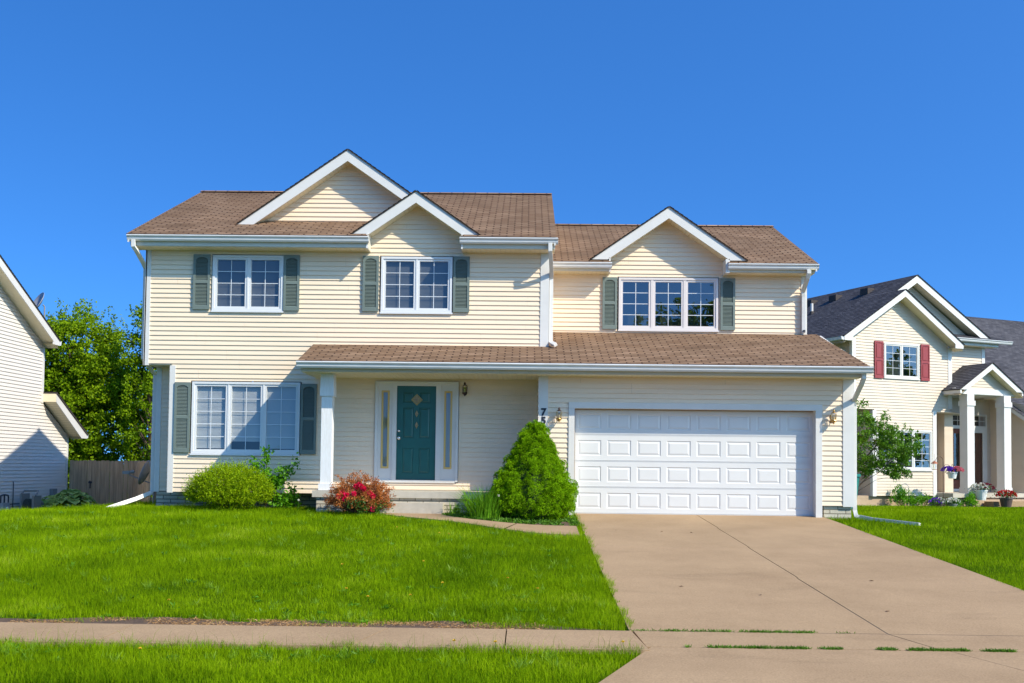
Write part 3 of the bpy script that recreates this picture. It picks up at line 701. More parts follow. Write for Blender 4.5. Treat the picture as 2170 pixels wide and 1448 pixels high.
# front door group
yd=YL
mb=MB()
mb.box(-3.23,-3.17,yd-.05,yd+.08,.62,2.76); mb.box(-1.51,-1.45,yd-.05,yd+.08,.62,2.76); mb.box(-3.17,-1.51,yd-.05,yd+.08,2.70,2.76)
mb.box(-2.86,-2.77,yd-.042,yd+.08,.62,2.70); mb.box(-1.93,-1.82,yd-.042,yd+.08,.62,2.70)
mb.box(-3.17,-1.51,yd-.045,yd+.08,.60,.655); mb.box(-2.77,-1.93,yd-.03,yd+.08,2.665,2.70)
mb.build('door_frame',WHITE,H,bevel=.004)
for x0,x1 in ((-3.17,-2.86),(-1.82,-1.51)):
    mb=MB(); 
    gx0,gx1=x0+.075,x1-.065
    if x0>-2: gx0,gx1=x0+.065,x1-.075
    mb.box(x0,gx0,yd-.02,yd+.05,.655,2.70); mb.box(gx1,x1,yd-.02,yd+.05,.655,2.70); mb.box(gx0,gx1,yd-.02,yd+.05,.655,.90); mb.box(gx0,gx1,yd-.02,yd+.05,2.56,2.70)
    sl=mb.build('sidelight',WHITE,H)
    mb=MB(); t=.04
    mb.box(gx0,gx1,yd-.032,yd-.02,.90,.90+t); mb.box(gx0,gx1,yd-.032,yd-.02,2.56-t,2.56); mb.box(gx0,gx0+t,yd-.032,yd-.02,.9+t,2.56-t); mb.box(gx1-t,gx1,yd-.032,yd-.02,.9+t,2.56-t); mb.build('moulding',TAN,sl)
    mb=MB(); mb.quad((gx0+t,yd-.01,.92),(gx1-t,yd-.01,.92),(gx1-t,yd-.01,2.54),(gx0+t,yd-.01,2.54)); mb.build('pane',GLASS,sl)
    mb=MB(); n=14
    for k in range(n):
        xa=gx0+(gx1-gx0)*k/n; xb=gx0+(gx1-gx0)*(k+1)/n; mb.quad((xa,yd+.03+.012*(k%2),.9),(xb,yd+.03+.012*((k+1)%2),.9),(xb,yd+.03+.012*((k+1)%2),2.56),(xa,yd+.03+.012*(k%2),2.56))
    mb.build('curtain',CURTAIN,sl)
def panel_face(mb, x0,x1,z0,z1,y, pans, dep=.010, rim=.022):
    """flat face with raised-and-fielded panels"""
    xs_=sorted(set([x0,x1]+[p for q in pans for p in q[:2]])); zs_=sorted(set([z0,z1]+[p for q in pans for p in q[2:]]))
    for i in range(len(xs_)-1):
        for j in range(len(zs_)-1):
            a,b,c,d=xs_[i],xs_[i+1],zs_[j],zs_[j+1]; cx,cz=(a+b)/2,(c+d)/2
            if any(q[0]<cx<q[1] and q[2]<cz<q[3] for q in pans): continue
            mb.quad((a,y,c),(b,y,c),(b,y,d),(a,y,d))
    for a,b,c,d in pans:
        def rg(i,yy): return [(a+i,yy,c+i),(b-i,yy,c+i),(b-i,yy,d-i),(a+i,yy,d-i)]
        R_=[rg(0,y),rg(rim*.45,y+dep),rg(rim*.9,y+dep),rg(rim*2.0,y+.001)]
        for r0,r1 in zip(R_[:-1],R_[1:]):
            for k in range(4):
                l=(k+1)%4; mb.quad(r0[k],r0[l],r1[l],r1[k])
        mb.quad(*R_[-1])
mb=MB(); dx0,dx1=-2.77,-1.93
pans=[(dx0+.13,dx0+.36,.80+.0,1.34),(dx1-.36,dx1-.13,.80,1.34),(dx0+.13,dx0+.36,1.55,2.2),(dx1-.36,dx1-.13,1.55,2.2),(dx0+.13,dx0+.36,2.30,2.53),(dx1-.36,dx1-.13,2.30,2.53)]
panel_face(mb,dx0,dx1,.66,2.665,yd+.015,pans,dep=.012,rim=.02)
fd=mb.build('front_door',TEALDOOR,H)
def diamond(cx,cz,w_,h_,y,m,nm):
    mb=MB(); P=[(cx-w_,cz),(cx,cz-h_),(cx+w_,cz),(cx,cz+h_)]; mb.prism_y(P,y-.012,y); return mb.build(nm,m,fd)
dcx=-2.345
AMBER=mat('leaded_glass',(.30,.22,.12),.3,var=.5,vs=30)
for cz,w_,h_ in ((2.37,.125,.125),(2.07,.035,.075),(1.825,.035,.075)):
    diamond(dcx,cz,w_,h_,yd+.013,BRASS,'window_surround'); diamond(dcx,cz,w_*.78,h_*.78,yd+.0,AMBER,'glass_inset')
mb=MB()
for a in range(4):
    ca,sa=cos(a*pi/2),sin(a*pi/2); mb.tube([(dcx+ca*.1,yd-.014,2.37+sa*.1),(dcx+cos(a*pi/2+pi/4)*.045,yd-.014,2.37+sin(a*pi/2+pi/4)*.045),(dcx-sa*.1,yd-.014,2.37+ca*.1)],.005,n=5)
mb.tube([(dcx+.045*cos(k*pi/4),yd-.014,2.37+.045*sin(k*pi/4)) for k in range(9)],.005,n=5); mb.build('leading',BRASS,fd)
mb=MB()
def knob(cx,cz,r):
    n=12; prof=[(0,.0),(r,.0),(r*1.05,.008),(r*.45,.015),(r*.45,.03),(r*.95,.04),(r,.055),(r*.7,.068),(0,.072)]
    base=len(mb.v)
    for rr,dd in prof:
        for j in range(n): a=2*pi*j/n; mb.v.append((cx+rr*cos(a),yd+.013-dd,cz+rr*sin(a))); mb.uv.append((0,0))
    for i in range(len(prof)-1):
        for j in range(n): j2=(j+1)%n; mb.f.append((base+i*n+j,base+(i+1)*n+j,base+(i+1)*n+j2,base+i*n+j2))
knob(-2.715,1.545,.036); o_=mb.build('door_knob',CHROME,fd,smooth=True)
mb=MB(); knob(-2.715,1.70,.026); mb.build('deadbolt',CHROME,fd,smooth=True)

# garage door
mb=MB(); gx0,gx1=.98,5.87; yg=YG+.20
nrow=4; hh=2.155/nrow
for r_ in range(nrow):
    z0=.02+r_*hh; z1=z0+hh-.008
    pans=[]
    for k in range(8):
        cw=(gx1-gx0)/8; a=gx0+k*cw+.075; pans.append((a,a+cw-.125,z0+.115,z1-.10))
    panel_face(mb,gx0,gx1,z0,z1,yg,pans,dep=.010,rim=.030)
    mb.box(gx0,gx1,yg+.004,yg+.02,z1,z1+.008)
    mb.box(gx0,gx1,yg-.006,yg-.001,z0+.02,z0+.03)
mb.build('garage_door',GARAGE,H)
mb=MB()
mb.box(.86,.98,YG-.035,YG+.2,.0,2.17); mb.box(5.87,6.0,YG-.035,YG+.2,-.0,2.17); mb.box(.86,6.0,YG-.036,YG+.2,2.172,2.29)
mb.build('garage_door_frame',WHITE,H,bevel=.006)
mb=MB(); mb.box(.98,5.87,YG+.19,YG+.22,-.02,.022); mb.box(.98,1.0,YG+.16,YG+.185,.02,2.15); mb.box(.98,5.87,YG+.15,YG+.185,2.15,2.172); mb.build('door_seal',mat('tan_weatherstrip',(.30,.22,.15),.8),H)

# lanterns
def lantern(par,x,z,y,gm,cm,s=1.0):
    mb=MB(); 
    mb.lathe([(0,.0),(.01,.0),(.018,-.015),(.03,-.03),(.012,-.04),(.02,-.05),(.035,-.055),(.05,-.065),(.052,-.07),(.0,-.07)],(x,y,z+.17*s),n=12)
    o=mb.build('wall_lantern',cm,par,smooth=True)
    mb=MB(); mb.lathe([(.046,.0),(.05,-.02),(.046,-.06),(.04,-.12)],(x,y,z+.095*s),n=6); mb.build('lantern_glass',LGLASS,o)
    mb=MB()
    for k in range(6):
        a=2*pi*k/6; mb.tube([(x+.05*cos(a),y+.05*sin(a),z+.1*s),(x+.054*cos(a),y+.054*sin(a),z+.07*s),(x+.043*cos(a),y+.043*sin(a),z-.03*s)],.0045,n=5)
    mb.lathe([(.0,.0),(.055,.0),(.06,-.012),(.045,-.03),(.02,-.04),(.024,-.055),(.01,-.07),(0,-.085)],(x,y,z-.022*s),n=12)
    mb.tube([(x,y,z-.05*s),(x,y+.06,z-.07*s),(x,y+.12,z-.02*s)],.009,n=6); mb.box(x-.035,x+.035,y+.115,y+.13,z-.06*s,z+.08*s); mb.build('lantern_cage',gm,o)
    mb=MB(); mb.tube([(x,y,z-.02),(x,y,z+.05)],.01,n=6); mb.build('lantern_bulb',mat('candle_bulb',(.8,.75,.6),.3),o)
lantern(H,.66,1.98,YG-.14,BRASS,DKBRASS,1.15); lantern(H,6.20,2.0,YG-.14,BRASS,BRASS,1.15); lantern(H,-1.315,2.55,YL-.14,DKBRASS,DKBRASS,1.15)
for d_,z in (('7',2.02),('5',1.845),('9',1.67)):
    text_mesh(d_,.20,BLACK,H,(.348,YG-.032,z),(pi/2,0,0),off=.009)

# ================================================================ LEFT NEIGHBOUR
NL=thing('house','white-sided neighbouring house whose gable end carries a roof-shaped blue shadow','house',(-14.5,0,0),pi/2)
wallf(NL,[(20.6,-.42),(32.36,-.42),(32.36,1.78),(30.58,2.72),(30.58,4.45),(25.5,7.0),(20.6,4.45)],0,m=SIDING_L,z0=-.42)
wallx(NL,[(0,-.42),(9,-.42),(9,2.9),(0,1.9)],32.38,1,m=SIDING_L,z0=-.42)
wallx(NL,[(0,2),(9,2),(9,4.45),(0,4.45)],30.6,1,m=SIDING_L,z0=-.42)
mb=MB(); mb.box(20.6,32.34,.03,.2,-1.0,-.42); mb.box(32.2,32.34,.03,9,-1.0,-.42); mb.build('foundation',STONET,NL,split=True)
mb=MB(); mb.box(30.50,30.60,-.03,0,2.7,4.5); mb.box(32.28,32.38,-.03,0,-.44,1.8); mb.box(32.37,32.4,-.028,.08,-.44,1.8); mb.box(30.595,30.63,-.028,.08,2.7,4.5); mb.build('corner_trim',WHITE,NL,split=True)
gable(NL,25.5,7.19,5.22,.5,-.42,0,9,ROOFG,hb=.24,box=.14,soffit=SOFFIT)
# lean-to rake
mb=MB(); P=[(30.62,2.99),(32.82,1.83),(32.82,1.70),(32.45,1.70),(30.62,2.74)]
mb.prism_y(P,-.42,-.39); mb.build('rake_board',WHITE,NL)
ms=MB(); n=22
for k in range(n):
    x0=30.62+(32.6-30.62)*k/n; x1=30.62+(32.6-30.62)*(k+.93)/n; z0=2.76-.55*(x0-30.62); z1=2.76-.55*(x1-30.62)
    ms.quad((x0,-.39,z0),(x1,-.39,z1),(x1,0,z1),(x0,0,z0))
ms.quad((30.61,-.42,2.74),(30.61,0,2.74),(30.61,0,2.995),(30.61,-.42,2.995))
ms.quad((32.4,-.4,1.71),(32.82,-.4,1.71),(32.82,8,1.71),(32.4,8,1.71)); ms.build('soffit',SOFFIT,NL)
mb=MB(); mb.prism_y([(30.60,2.99),(30.60,3.02),(32.88,1.83),(32.86,1.80)][::-1],-.45,8); mb.build('shingle_edge',ROOFD,NL)
roof_run(NL,(32.88,1.83),(30.6,3.03),-.45,8,ROOFG)
mb=MB(); mb.prism_y([(32.82,1.83),(32.95,1.83),(32.92,1.72),(32.84,1.70)],-.42,8); mb.prism_y([(30.72,4.58),(30.86,4.58),(30.83,4.46),(30.74,4.44)],-.42,8); mb.build('gutter',GUTTER,NL)
mb=MB(); mb.quad((20.6,9,-.5),(20.6,0,-.5),(20.6,0,4.5),(20.6,9,4.5)); mb.quad((32.3,9,-.5),(20.6,9,-.5),(20.6,9,4.5),(25.5,9,7),(30.5,9,4.5)); mb.build('rear_wall',SIDING_L,NL)

# dish on the left neighbour's roof
def dish_thing(label,loc,rz,tilt,r,grp=None,pole=.5):
    t_=thing('satellite_dish',label,'satellite dish',loc,rz)
    mb=MB(); prof=[(r*k/8, .28*r*(k/8)**2) for k in range(9)]; prof=[(.001,0)]+prof[1:]
    mb.lathe(prof+[(r*1.01,.28*r+.0),(r*1.0,.28*r-.012)]+[(r*k/8,.28*r*(k/8)**2-.012) for k in range(7,0,-1)],n=28)
    d=mb.build('reflector',DISH,t_,smooth=True,loc=(0,-.1,pole)); d.rotation_euler=(tilt,0,0)
    mb=MB(); mb.tube([(0,.05,0),(0,.05,pole-.05),(0,0,pole)],.022,n=8); mb.build('mast',GREYP,t_)
    mb=MB(); mb.tube([(0,-.05,pole-r*.7),(0,-.50,pole-.12*r),(0,-.56,pole+.02)],.014,n=6); mb.build('feed_arm',GREYP,t_)
    mb=MB(); mb.box(-.05,.05,-.66,-.5,pole-.01,pole+.06); mb.tube([(0,-.5,pole+.03),(0,-.40,pole+.05)],.035,n=8); mb.build('feed_horn',GREYP,t_)
    return t_
dish_thing('grey satellite dish on the roof of the white left-hand house','',0,0,.33) if False else None
t_=dish_thing('grey satellite dish standing on the dark roof edge of the white left house',(-14.42,30.3,4.66),R(-45),R(62),.36,pole=.95)
t_=dish_thing('grey satellite dish low beside the wooden fence, half hidden by the cream house corner',(-8.74,24.0,-.25),R(-85),R(70),.30,pole=.95)

# fence -------------------------------------------------
def fence(label,a,b,z0f,zt,seed,door=False):
    a=Vector(a);b=Vector(b); L=(b-a).length; rz=math.atan2(b.y-a.y,b.x-a.x)
    f_=thing('wooden_fence',label,'fence',(a.x,a.y,0),rz)
    rr=random.Random(seed); mb=MB(); x=0
    while x<L-.05:
        w_=.137+rr.uniform(-.004,.004); zt_=zt+rr.uniform(-.012,.012); zb=z0f(x/L); yy=rr.uniform(-.006,.006)
        gap=.004+max(0,rr.gauss(.003,.005))
        c=.025; P=[(x,zb),(x+w_,zb),(x+w_,zt_-c),(x+w_-c,zt_),(x+c,zt_),(x,zt_-c)]
        mb.prism_y(P,yy-.009,yy+.009); x+=w_+gap
    o=mb.build('board_panel',FENCE,f_)
    mb=MB(); 
    for zz in (zt-.3,zt-.95,zt-1.6): mb.box(0,L,.02,.058,zz-.045,zz+.045)
    mb.build('rail',FENCE,f_,split=True)
    for xx in (0.05,L-.05):
        mb=MB(); mb.box(xx-.045,xx+.045,.06,.15,-.9,zt-.05); mb.build('post',FENCE,f_)
    return f_
fence('weathered wooden board fence closing the gap beside the white house',(-14.45,32.5),(-12.38,32.5),lambda t:-.85,1.0,3)
fl=fence('weathered wooden board fence angling in towards the cream house',(-12.38,32.5),(-9.2,25.2),lambda t:-.8+.5*t,1.0,9)
# the gate leaf in the first stretch: latch
mb=MB(); mb.box(.62,.72,-.04,-.01,.28,.34); mb.tube([(.66,-.03,.36),(.68,-.05,.27),(.67,-.03,.12)],.018,n=6)
la=mb.build('gate_latch',BLACK,bpy.data.objects['wooden_fence'])

# utilities on the left neighbour --------------------------------
t_=thing('gas_meter','grey gas meter on pipes at the foot of the white wall','gas meter',(-14.28,28.05,-.55))
mb=MB(); mb.box(-.12,.10,-.17,.17,.06,.36); mb.box(-.10,.115,-.12,.12,.12,.30); mb.build('meter_body',DISH,t_,bevel=.03)
mb=MB(); mb.tube([(0,-.14,.34),(0,-.14,.52),(0,-.14,.56),(0,-.02,.58),(0,.12,.58),(0,.26,.56),(0,.28,.50),(0,.28,.0)],.022,n=8); mb.tube([(0,.06,.58),(0,.06,.34)],.022,n=8); mb.tube([(-.1,.1,.30),(-.12,.9,.30),(-.12,1.6,.28)],.016,n=6); mb.build('pipe',BLACK,t_)
mb=MB(); mb.tube([(.115,0,.2),(.135,0,.2)],.06,n=16); mb.build('dial',POTW,t_)
t_=thing('hose_reel','grey plastic hose reel with coiled dark hose by the white wall','hose reel',(-14.05,29.15,-.62))
mb=MB(); mb.box(-.2,-.14,-.24,.22,.0,.66); mb.box(.14,.2,-.24,.22,.0,.60); mb.tube([(-.2,-.15,.66),(-.2,.02,.74),(.18,.05,.74),(.2,-.15,.6)],.03,n=8); mb.build('reel_stand',GREYP,t_,bevel=.02)
mb=MB()
for k in range(7): mb.tube([(-.12+k*.04,.20*cos(a*pi/8),.30+.20*sin(a*pi/8)) for a in range(17)],.016,n=6,cap=False)
mb.tube([(.1,-.1,.15),(.3,-.35,.05),(.35,-.1,.05),(.25,.3,.06),(.1,.55,.05),(.3,.7,.05)],.016,n=6); mb.build('hose',mat('dark_green_hose',(.02,.035,.025),.5),t_)
mb=MB(); mb.tube([(.2,.22,.42),(.25,.55,.1),(.2,.62,-.02)],.035,n=8); mb.build('prop_leg',GREYP,t_)
t_=thing('sprinkler','yellow and black garden sprinkler in front of the white wall','sprinkler',(-13.95,28.75,-.60))
mb=MB(); mb.lathe([(0,0),(.07,0),(.06,.1),(.03,.14),(.03,.2),(0,.2)],n=12); mb.build('sprinkler_body',mat('yellow_plastic',(.5,.33,.02),.5),t_)
mb=MB(); mb.lathe([(0,.2),(.05,.21),(.05,.25),(0,.28)],n=12); mb.build('sprinkler_head',BLACK,t_)
t_=thing('utility_box','small grey electrical box on a conduit against the white wall','utility box',(-14.43,31.35,-.55))
mb=MB(); mb.box(-.05,.06,-.13,.13,.42,.68); mb.build('box_housing',GREYP,t_,bevel=.008)
mb=MB(); mb.tube([(0,0,.42),(0,0,-.1)],.03,n=8); mb.build('conduit',GREYP,t_)
t_=thing('wall_hydrant_pipe','thin wire and pipe rising on the white wall','pipe',(-14.46,28.95,-.4))
mb=MB(); mb.tube([(0,0,0),(0,0,.7),(-.02,.02,.78)],.012,n=6); mb.build('pipe',BLACK,t_)

# ================================================================ RIGHT NEIGHBOUR
A=math.atan2(1,2.2)
NR=thing('house','pale cream neighbouring house with dark roof, red shutters and small gabled porch','house',(11.6,35.5,0),A)
wallf(NR,[(.42,.1),(3.2,.1),(3.2,3.08),(3.94,3.08),(3.94,5.5),(3.8,5.52),(1.46,7.05),(-.85,5.52),(-.5,5.45),(-.5,3.08),(.42,3.08)],0,m=SIDING_R,holes=[(.86,2.46,4.20,5.42),(.50,3.05,1.0,2.40)],z0=.1,seams=1)
wallx(NR,[(0,3.08),(9,3.08),(9,5.5),(0,5.5)],-.5,-1,m=SIDING_R,z0=.1)
wallx(NR,[(.0,.1),(.8,.1),(.8,3.08),(0,3.08)],.42,-1,m=SIDING_R,z0=.1)
wallf(NR,[(-.5,.1),(.42,.1),(.42,3.08),(-.5,3.08)],.8,m=SIDING_R,z0=.1,seams=0)
wallx(NR,[(.8,.1),(9,.1),(9,3.08),(.8,3.08)],-.5,-1,m=SIDING_R,z0=.1)
wallx(NR,[(0,.1),(.95,.1),(.95,3.15),(0,3.15)],3.2,1,m=SIDING_R,z0=.1)
wallf(NR,[(3.2,.2),(6.95,.2),(6.95,3.9),(3.2,3.9)],.95,m=SIDING_R,z0=.1,holes=[(4.98,6.78,.25,3.12)],seams=0)
wallx(NR,[(-.6,.1),(.95,.1),(.95,3.9),(-.6,3.4)],6.98,-1,m=SIDING_R,z0=.1)
wallf(NR,[(3.9,3.9),(6.15,3.9),(6.15,5.6),(5.9,5.6),(2.55,7.66),(-.6,5.62),(3.9,5.6)],.5,m=SIDING_R,z0=.1,seams=0)
wallx(NR,[(.5,3.6),(9,3.6),(9,5.6),(.5,5.6)],6.17,1,m=SIDING_R,z0=.1)
wallx(NR,[(0,3.08),(.5,3.08),(.5,5.5),(0,5.5)],3.96,1,m=SIDING_R,z0=.1)
mb=MB(); mb.box(-.48,3.15,.1,.7,-.9,.1); mb.box(-.48,3.15,.82,9,-.9,.1); mb.build('foundation',STONET,NR,split=True)
mb=MB(); mb.quad((-.5,0,3.08),(-.5,1,3.08),(7,1,3.08),(4,0,3.08)); mb.quad((.42,0,.1),(.42,.8,.1),(3.2,.8,.1),(3.2,0,.1)); mb.build('overhang_underside',WHITE,NR,split=True)
mb=MB()
for (a,b,c,d,y_) in ((-.54,-.40,3.05,5.5,0),(.36,.50,.08,3.05,0),(3.10,3.24,.06,3.1,0),(3.84,3.99,3.2,5.55,0),(6.05,6.2,3.9,5.6,.5),(4.83,4.93,.2,3.2,.95)): mb.box(a,b,y_-.03,y_,c,d)
mb.box(-.56,-.5,-.028,.1,3.05,5.5); mb.box(.34,.42,-.028,.1,.08,3.05); mb.box(3.2,3.27,-.028,.12,.06,3.1); mb.box(3.96,4.02,-.028,.1,3.2,5.55)
mb.box(4.72,4.86,.80,.95,.2,3.2)
mb.build('corner_trim',WHITE,NR,split=True)
mb=MB(); mb.box(4.3,4.72,.6,.95,.2,3.1) ; mb.build('closet_wall',SIDING_R,NR)
gable(NR,1.465,7.25,2.70,.655,-.42,0,1.6,ROOFG,hb=.24,box=.14)
gable(NR,2.55,7.93,(3.75,3.62),(.655,.585),.13,.5,9,ROOFG,hb=.26)
eave(NR,4.15,6.5,.0,.5,5.78,5.58,5.95,m=WHITE); gutter(NR,4.15,7.0,-.1,5.80,d=.13,h=.12)
mb=MB(); mb.prism_y([(-1.36,5.46),(-1.22,5.46),(-1.24,5.34),(-1.33,5.36)],-.40,9); mb.build('gutter',GUTTER,NR)
roofx(NR,[(3.9,0),(7.0,0),(6.6,.9),(3.9,.9)],-.05,5.80,.35,ROOFG)
mb=MB(); mb.tube([(-1.2,.3,5.3),(-1.0,.3,5.15),(-.62,.3,5.05),(-.58,.3,4.9),(-.58,.3,.1)],.04,sq=True); mb.build('downspout',WHITE,NR)
window(NR,.86,2.46,4.20,5.42,0,n=2,rows=4,fm=WHITE,glass=GLASSD)
window(NR,.50,3.05,1.0,2.40,0,n=3,rows=5,fm=WHITE,glass=GLASSD)
shutter(NR,.42,.80,4.16,5.45,-.016,m=SHUTR,louver=False); shutter(NR,2.53,2.93,4.16,5.45,-.016,m=SHUTR,louver=False)
# porch
gable(NR,5.12,4.84,1.55,.64,-.82,-.5,1.2,ROOFG,hb=.22,box=.0)
wallf(NR,[(3.75,3.92),(6.5,3.92),(5.12,4.72)],-.5,m=SIDING_R,z0=3.9,seams=0)
mb=MB(); mb.box(3.6,6.65,-.56,-.44,3.72,3.92); mb.box(3.58,3.66,-.8,.9,3.72,3.88); mb.box(6.6,6.66,-.8,.9,3.72,3.88); mb.box(3.62,6.64,-.44,.95,3.70,3.72); mb.build('porch_beam',WHITE,NR)
for cx in (4.22,6.02):
    mb=MB(); mb.box(cx-.17,cx+.17,-.67,-.33,.2,3.72); mb.box(cx-.2,cx+.2,-.70,-.30,3.30,3.48); mb.box(cx-.19,cx+.19,-.69,-.31,.19,.4); mb.build('porch_column',WHITE,NR,bevel=.006)
mb=MB(); mb.box(3.27,7.2,-.75,.95,.05,.2); mb.build('porch_slab',CONCS,NR)
mb=MB(); mb.box(3.3,7.1,-.68,.9,-.8,.05); mb.build('porch_base',STONET,NR)
mb=MB(); mb.box(4.75,7.6,-1.15,-.75,-.6,-.08); mb.build('step',CONC,NR)
# door + transom + storm door
yd=.95
mb=MB()
mb.box(4.98,5.04,yd-.04,yd+.08,.25,3.12); mb.box(6.72,6.78,yd-.04,yd+.08,.25,3.12); mb.box(5.04,6.72,yd-.04,yd+.08,3.05,3.12); mb.box(5.04,6.72,yd-.04,yd+.08,2.56,2.68); mb.box(5.55,5.62,yd-.04,yd+.08,.25,2.56); mb.box(5.04,6.72,yd-.04,yd+.08,.25,.32)
mb.build('door_frame',WHITE,NR)
mb=MB(); mb.box(5.04,5.12,yd-.01,yd+.03,.32,2.56); mb.box(5.42,5.55,yd-.01,yd+.03,.32,2.56); mb.box(5.12,5.42,yd-.01,yd+.03,.32,.65); mb.box(5.12,5.42,yd-.01,yd+.03,2.38,2.56); sl=mb.build('sidelight',MAHOG,NR)
mb=MB(); mb.quad((5.12,yd+.01,.65),(5.42,yd+.01,.65),(5.42,yd+.01,2.38),(5.12,yd+.01,2.38)); mb.build('pane',GLASS,sl)
mb=MB(); a,b,c,d=5.62,6.70,.32,2.56; t=.14
mb.box(a,a+t,yd-.05,yd-.0,c,d); mb.box(b-t,b,yd-.05,yd-.0,c,d); mb.box(a+t,b-t,yd-.05,yd-.0,d-t,d); mb.box(a+t,b-t,yd-.05,yd-.0,c,c+t); sd_=mb.build('storm_door',WHITE,NR)
mb=MB(); mb.quad((a+t,yd-.02,c+t),(b-t,yd-.02,c+t),(b-t,yd-.02,d-t),(a+t,yd-.02,d-t)); mb.build('pane',GLASS,sd_)
mb=MB(); panel_face(mb,5.6,6.72,.3,2.58,yd+.06,[(5.8,6.08,.5,1.3),(6.24,6.52,.5,1.3),(5.8,6.08,1.5,2.4),(6.24,6.52,1.5,2.4)]); mb.build('front_door',MAHOG,NR)
mb=MB(); mb.box(5.04,6.72,yd+.3,yd+.32,.25,3.1); mb.build('dark_room',DARKIN,NR)
mb=MB(); mb.quad((5.04,yd,2.68),(6.72,yd,2.68),(6.72,yd,3.05),(5.04,yd,3.05)); tr_=mb.build('transom_window',GLASS,NR)
mb=MB()
for k in range(1,6): x=5.04+1.68*k/6; mb.box(x-.01,x+.01,yd-.012,yd-.004,2.68,3.05)
mb.box(5.04,6.72,yd-.011,yd-.005,2.855,2.875); mb.build('glazing_bars',WHITE,tr_)
# garage wing to the right
RW=[(6.75,0),(15.2,0),(15.2,0.1)]
Lw=sqrt(1+.64**2)
roofx(NR,[(6.72,0),(15.3,0),(15.3,(7-(-.95))*Lw),(6.72,(7-(-.95))*Lw)],-.95,2.87,.64,ROOFG)
mb=MB(); mb.prism_x([(-.6,2.6),(14,2.6),(7,7.9),(-.6,3.06)][::-1],7.0,15.1); mb.build('attic',SIDING_R,NR)
mb=MB(); mb.prism_x([(-.93,2.72),(-.93,2.87),(7,7.92),(7,7.7)],6.74,6.80); mb.build('rake_board',WHITE,NR)
mb=MB(); mb.quad((6.74,-.95,2.73),(7.0,-.95,2.73),(7.0,7,7.75),(6.74,7,7.75)); mb.build('soffit',SOFFIT,NR)
mb=MB(); mb.box(7.0,15.1,-.6,-.55,-.5,2.9); mb.box(15.05,15.1,-.6,14,-.5,2.7); mb.build('garage_wall',SIDING_R,NR)
mb=MB(); mb.box(6.97,7.12,-.64,-.6,-.25,2.9); mb.box(7.12,15,-.95,-.9,2.70,2.88); mb.box(7.12,15,-.9,-.6,2.70,2.72); mb.box(7.3,7.42,-.66,-.6,-.2,2.45); mb.box(7.3,12.5,-.66,-.6,2.3,2.45); mb.build('corner_trim',WHITE,NR,split=True)
mb=MB(); panel_face(mb,7.42,12.2,-.2,2.3,-.61,[(7.5+k*.6,7.95+k*.6,-.1+j*.6,.35+j*.6) for k in range(7) for j in range(4)]); mb.build('garage_door',GARAGE,NR)
for d_,z in (('8',1.74),('0',1.58),('6',1.42)): text_mesh(d_,.17,BLACK,NR,(7.045,-.645,z-.1),(pi/2,0,0),off=.002)
# roof vents
def zleft(u): return 7.93-.655*(2.55-u)
for u,v in ((1.95,1.9),(1.95,3.6),(1.95,5.0)):
    mb=MB(); z=zleft(u); mb.box(u-.22,u+.1,v-.2,v+.2,z-.1,z+.13); mb.build('roof_vent',ROOFD,NR,bevel=.02)
mb=MB(); u,v=1.0,3.9; z=zleft(u); mb.tube([(u,v,z-.1),(u,v,z+.42)],.055,n=12); pv=mb.build('vent_pipe',WHITE,NR); mb=MB(); mb.lathe([(.12,-.08),(.075,.1),(.06,.12)],(u,v,z),n=12); mb.build('flashing',ROOFD,pv)
# farther house roof at right edge
FH=thing('house','dark-roofed house rising behind the far right garage roof','house',(31.5,62,0),A)
mb=MB(); mb.prism_x([(0,0),(12,0),(12,8.0),(6,11.0),(0,8.0)][::-1],-4,8); mb.build('wall',SIDING_R,FH)
for sgn in (0,1):
    mb=MB()
    Lf=sqrt(6.5**2+3.25**2)
    if sgn==0: lap(mb,[(-4.5,0),(8.5,0),(8.5,Lf),(-4.5,Lf)],(0,-.5,7.8),(1,0,0),(0,6.5/Lf,3.25/Lf),(0,-3.25/Lf,6.5/Lf),h=.127,d0=.022,d1=.012)
    else: lap(mb,[(-8.5,0),(4.5,0),(4.5,Lf),(-8.5,Lf)],(0,12.5,7.8),(-1,0,0),(0,-6.5/Lf,3.25/Lf),(0,3.25/Lf,6.5/Lf),h=.127,d0=.022,d1=.012)
    mb.build('roof',ROOFG,FH)
#PLANTS
# ================================================================ PLANTS
L_BUSH=leafmat('golden_green_leaf',(.05,.15,.002),(.40,.54,.006),.32,ns=8,c3=(.50,.62,.02),spec=.1)
L_SPR=leafmat('spruce_needle',(.07,.19,.002),(.32,.56,.006),.2,ns=7,rough=.7,spec=.05)
L_SPRIN=mat('spruce_core_shade',(.012,.03,.003),.95)  # almost black: shade deep inside the spruce given as colour
L_AZ=leafmat('rusty_leaf',(.24,.055,.018),(.72,.27,.06),.35,ns=4)
L_AZG=leafmat('deep_green_leaf',(.02,.08,.008),(.07,.19,.015),.35,ns=3)
L_RED=leafmat('crimson_petal',(.75,.008,.06),(.9,.04,.16),.35,ns=6)
L_LILY=leafmat('strap_leaf',(.06,.20,.008),(.24,.48,.02),.4,ns=3,spec=.15)
L_SAP=leafmat('sapling_leaf',(.05,.20,.006),(.20,.48,.01),.45,ns=2)
L_HOSTA=leafmat('hosta_leaf',(.13,.28,.05),(.50,.66,.18),.3,ns=6)
L_TREE=leafmat('tree_leaf',(.035,.11,.003),(.31,.46,.008),.42,ns=.5,c3=(.5,.48,.02),spec=.1)
L_TREE2=leafmat('small_tree_leaf',(.04,.13,.008),(.16,.33,.015),.35,ns=1.2,c3=(.20,.10,.03))
L_WEED=leafmat('weed_leaf',(.05,.14,.01),(.16,.33,.02),.4,ns=3)
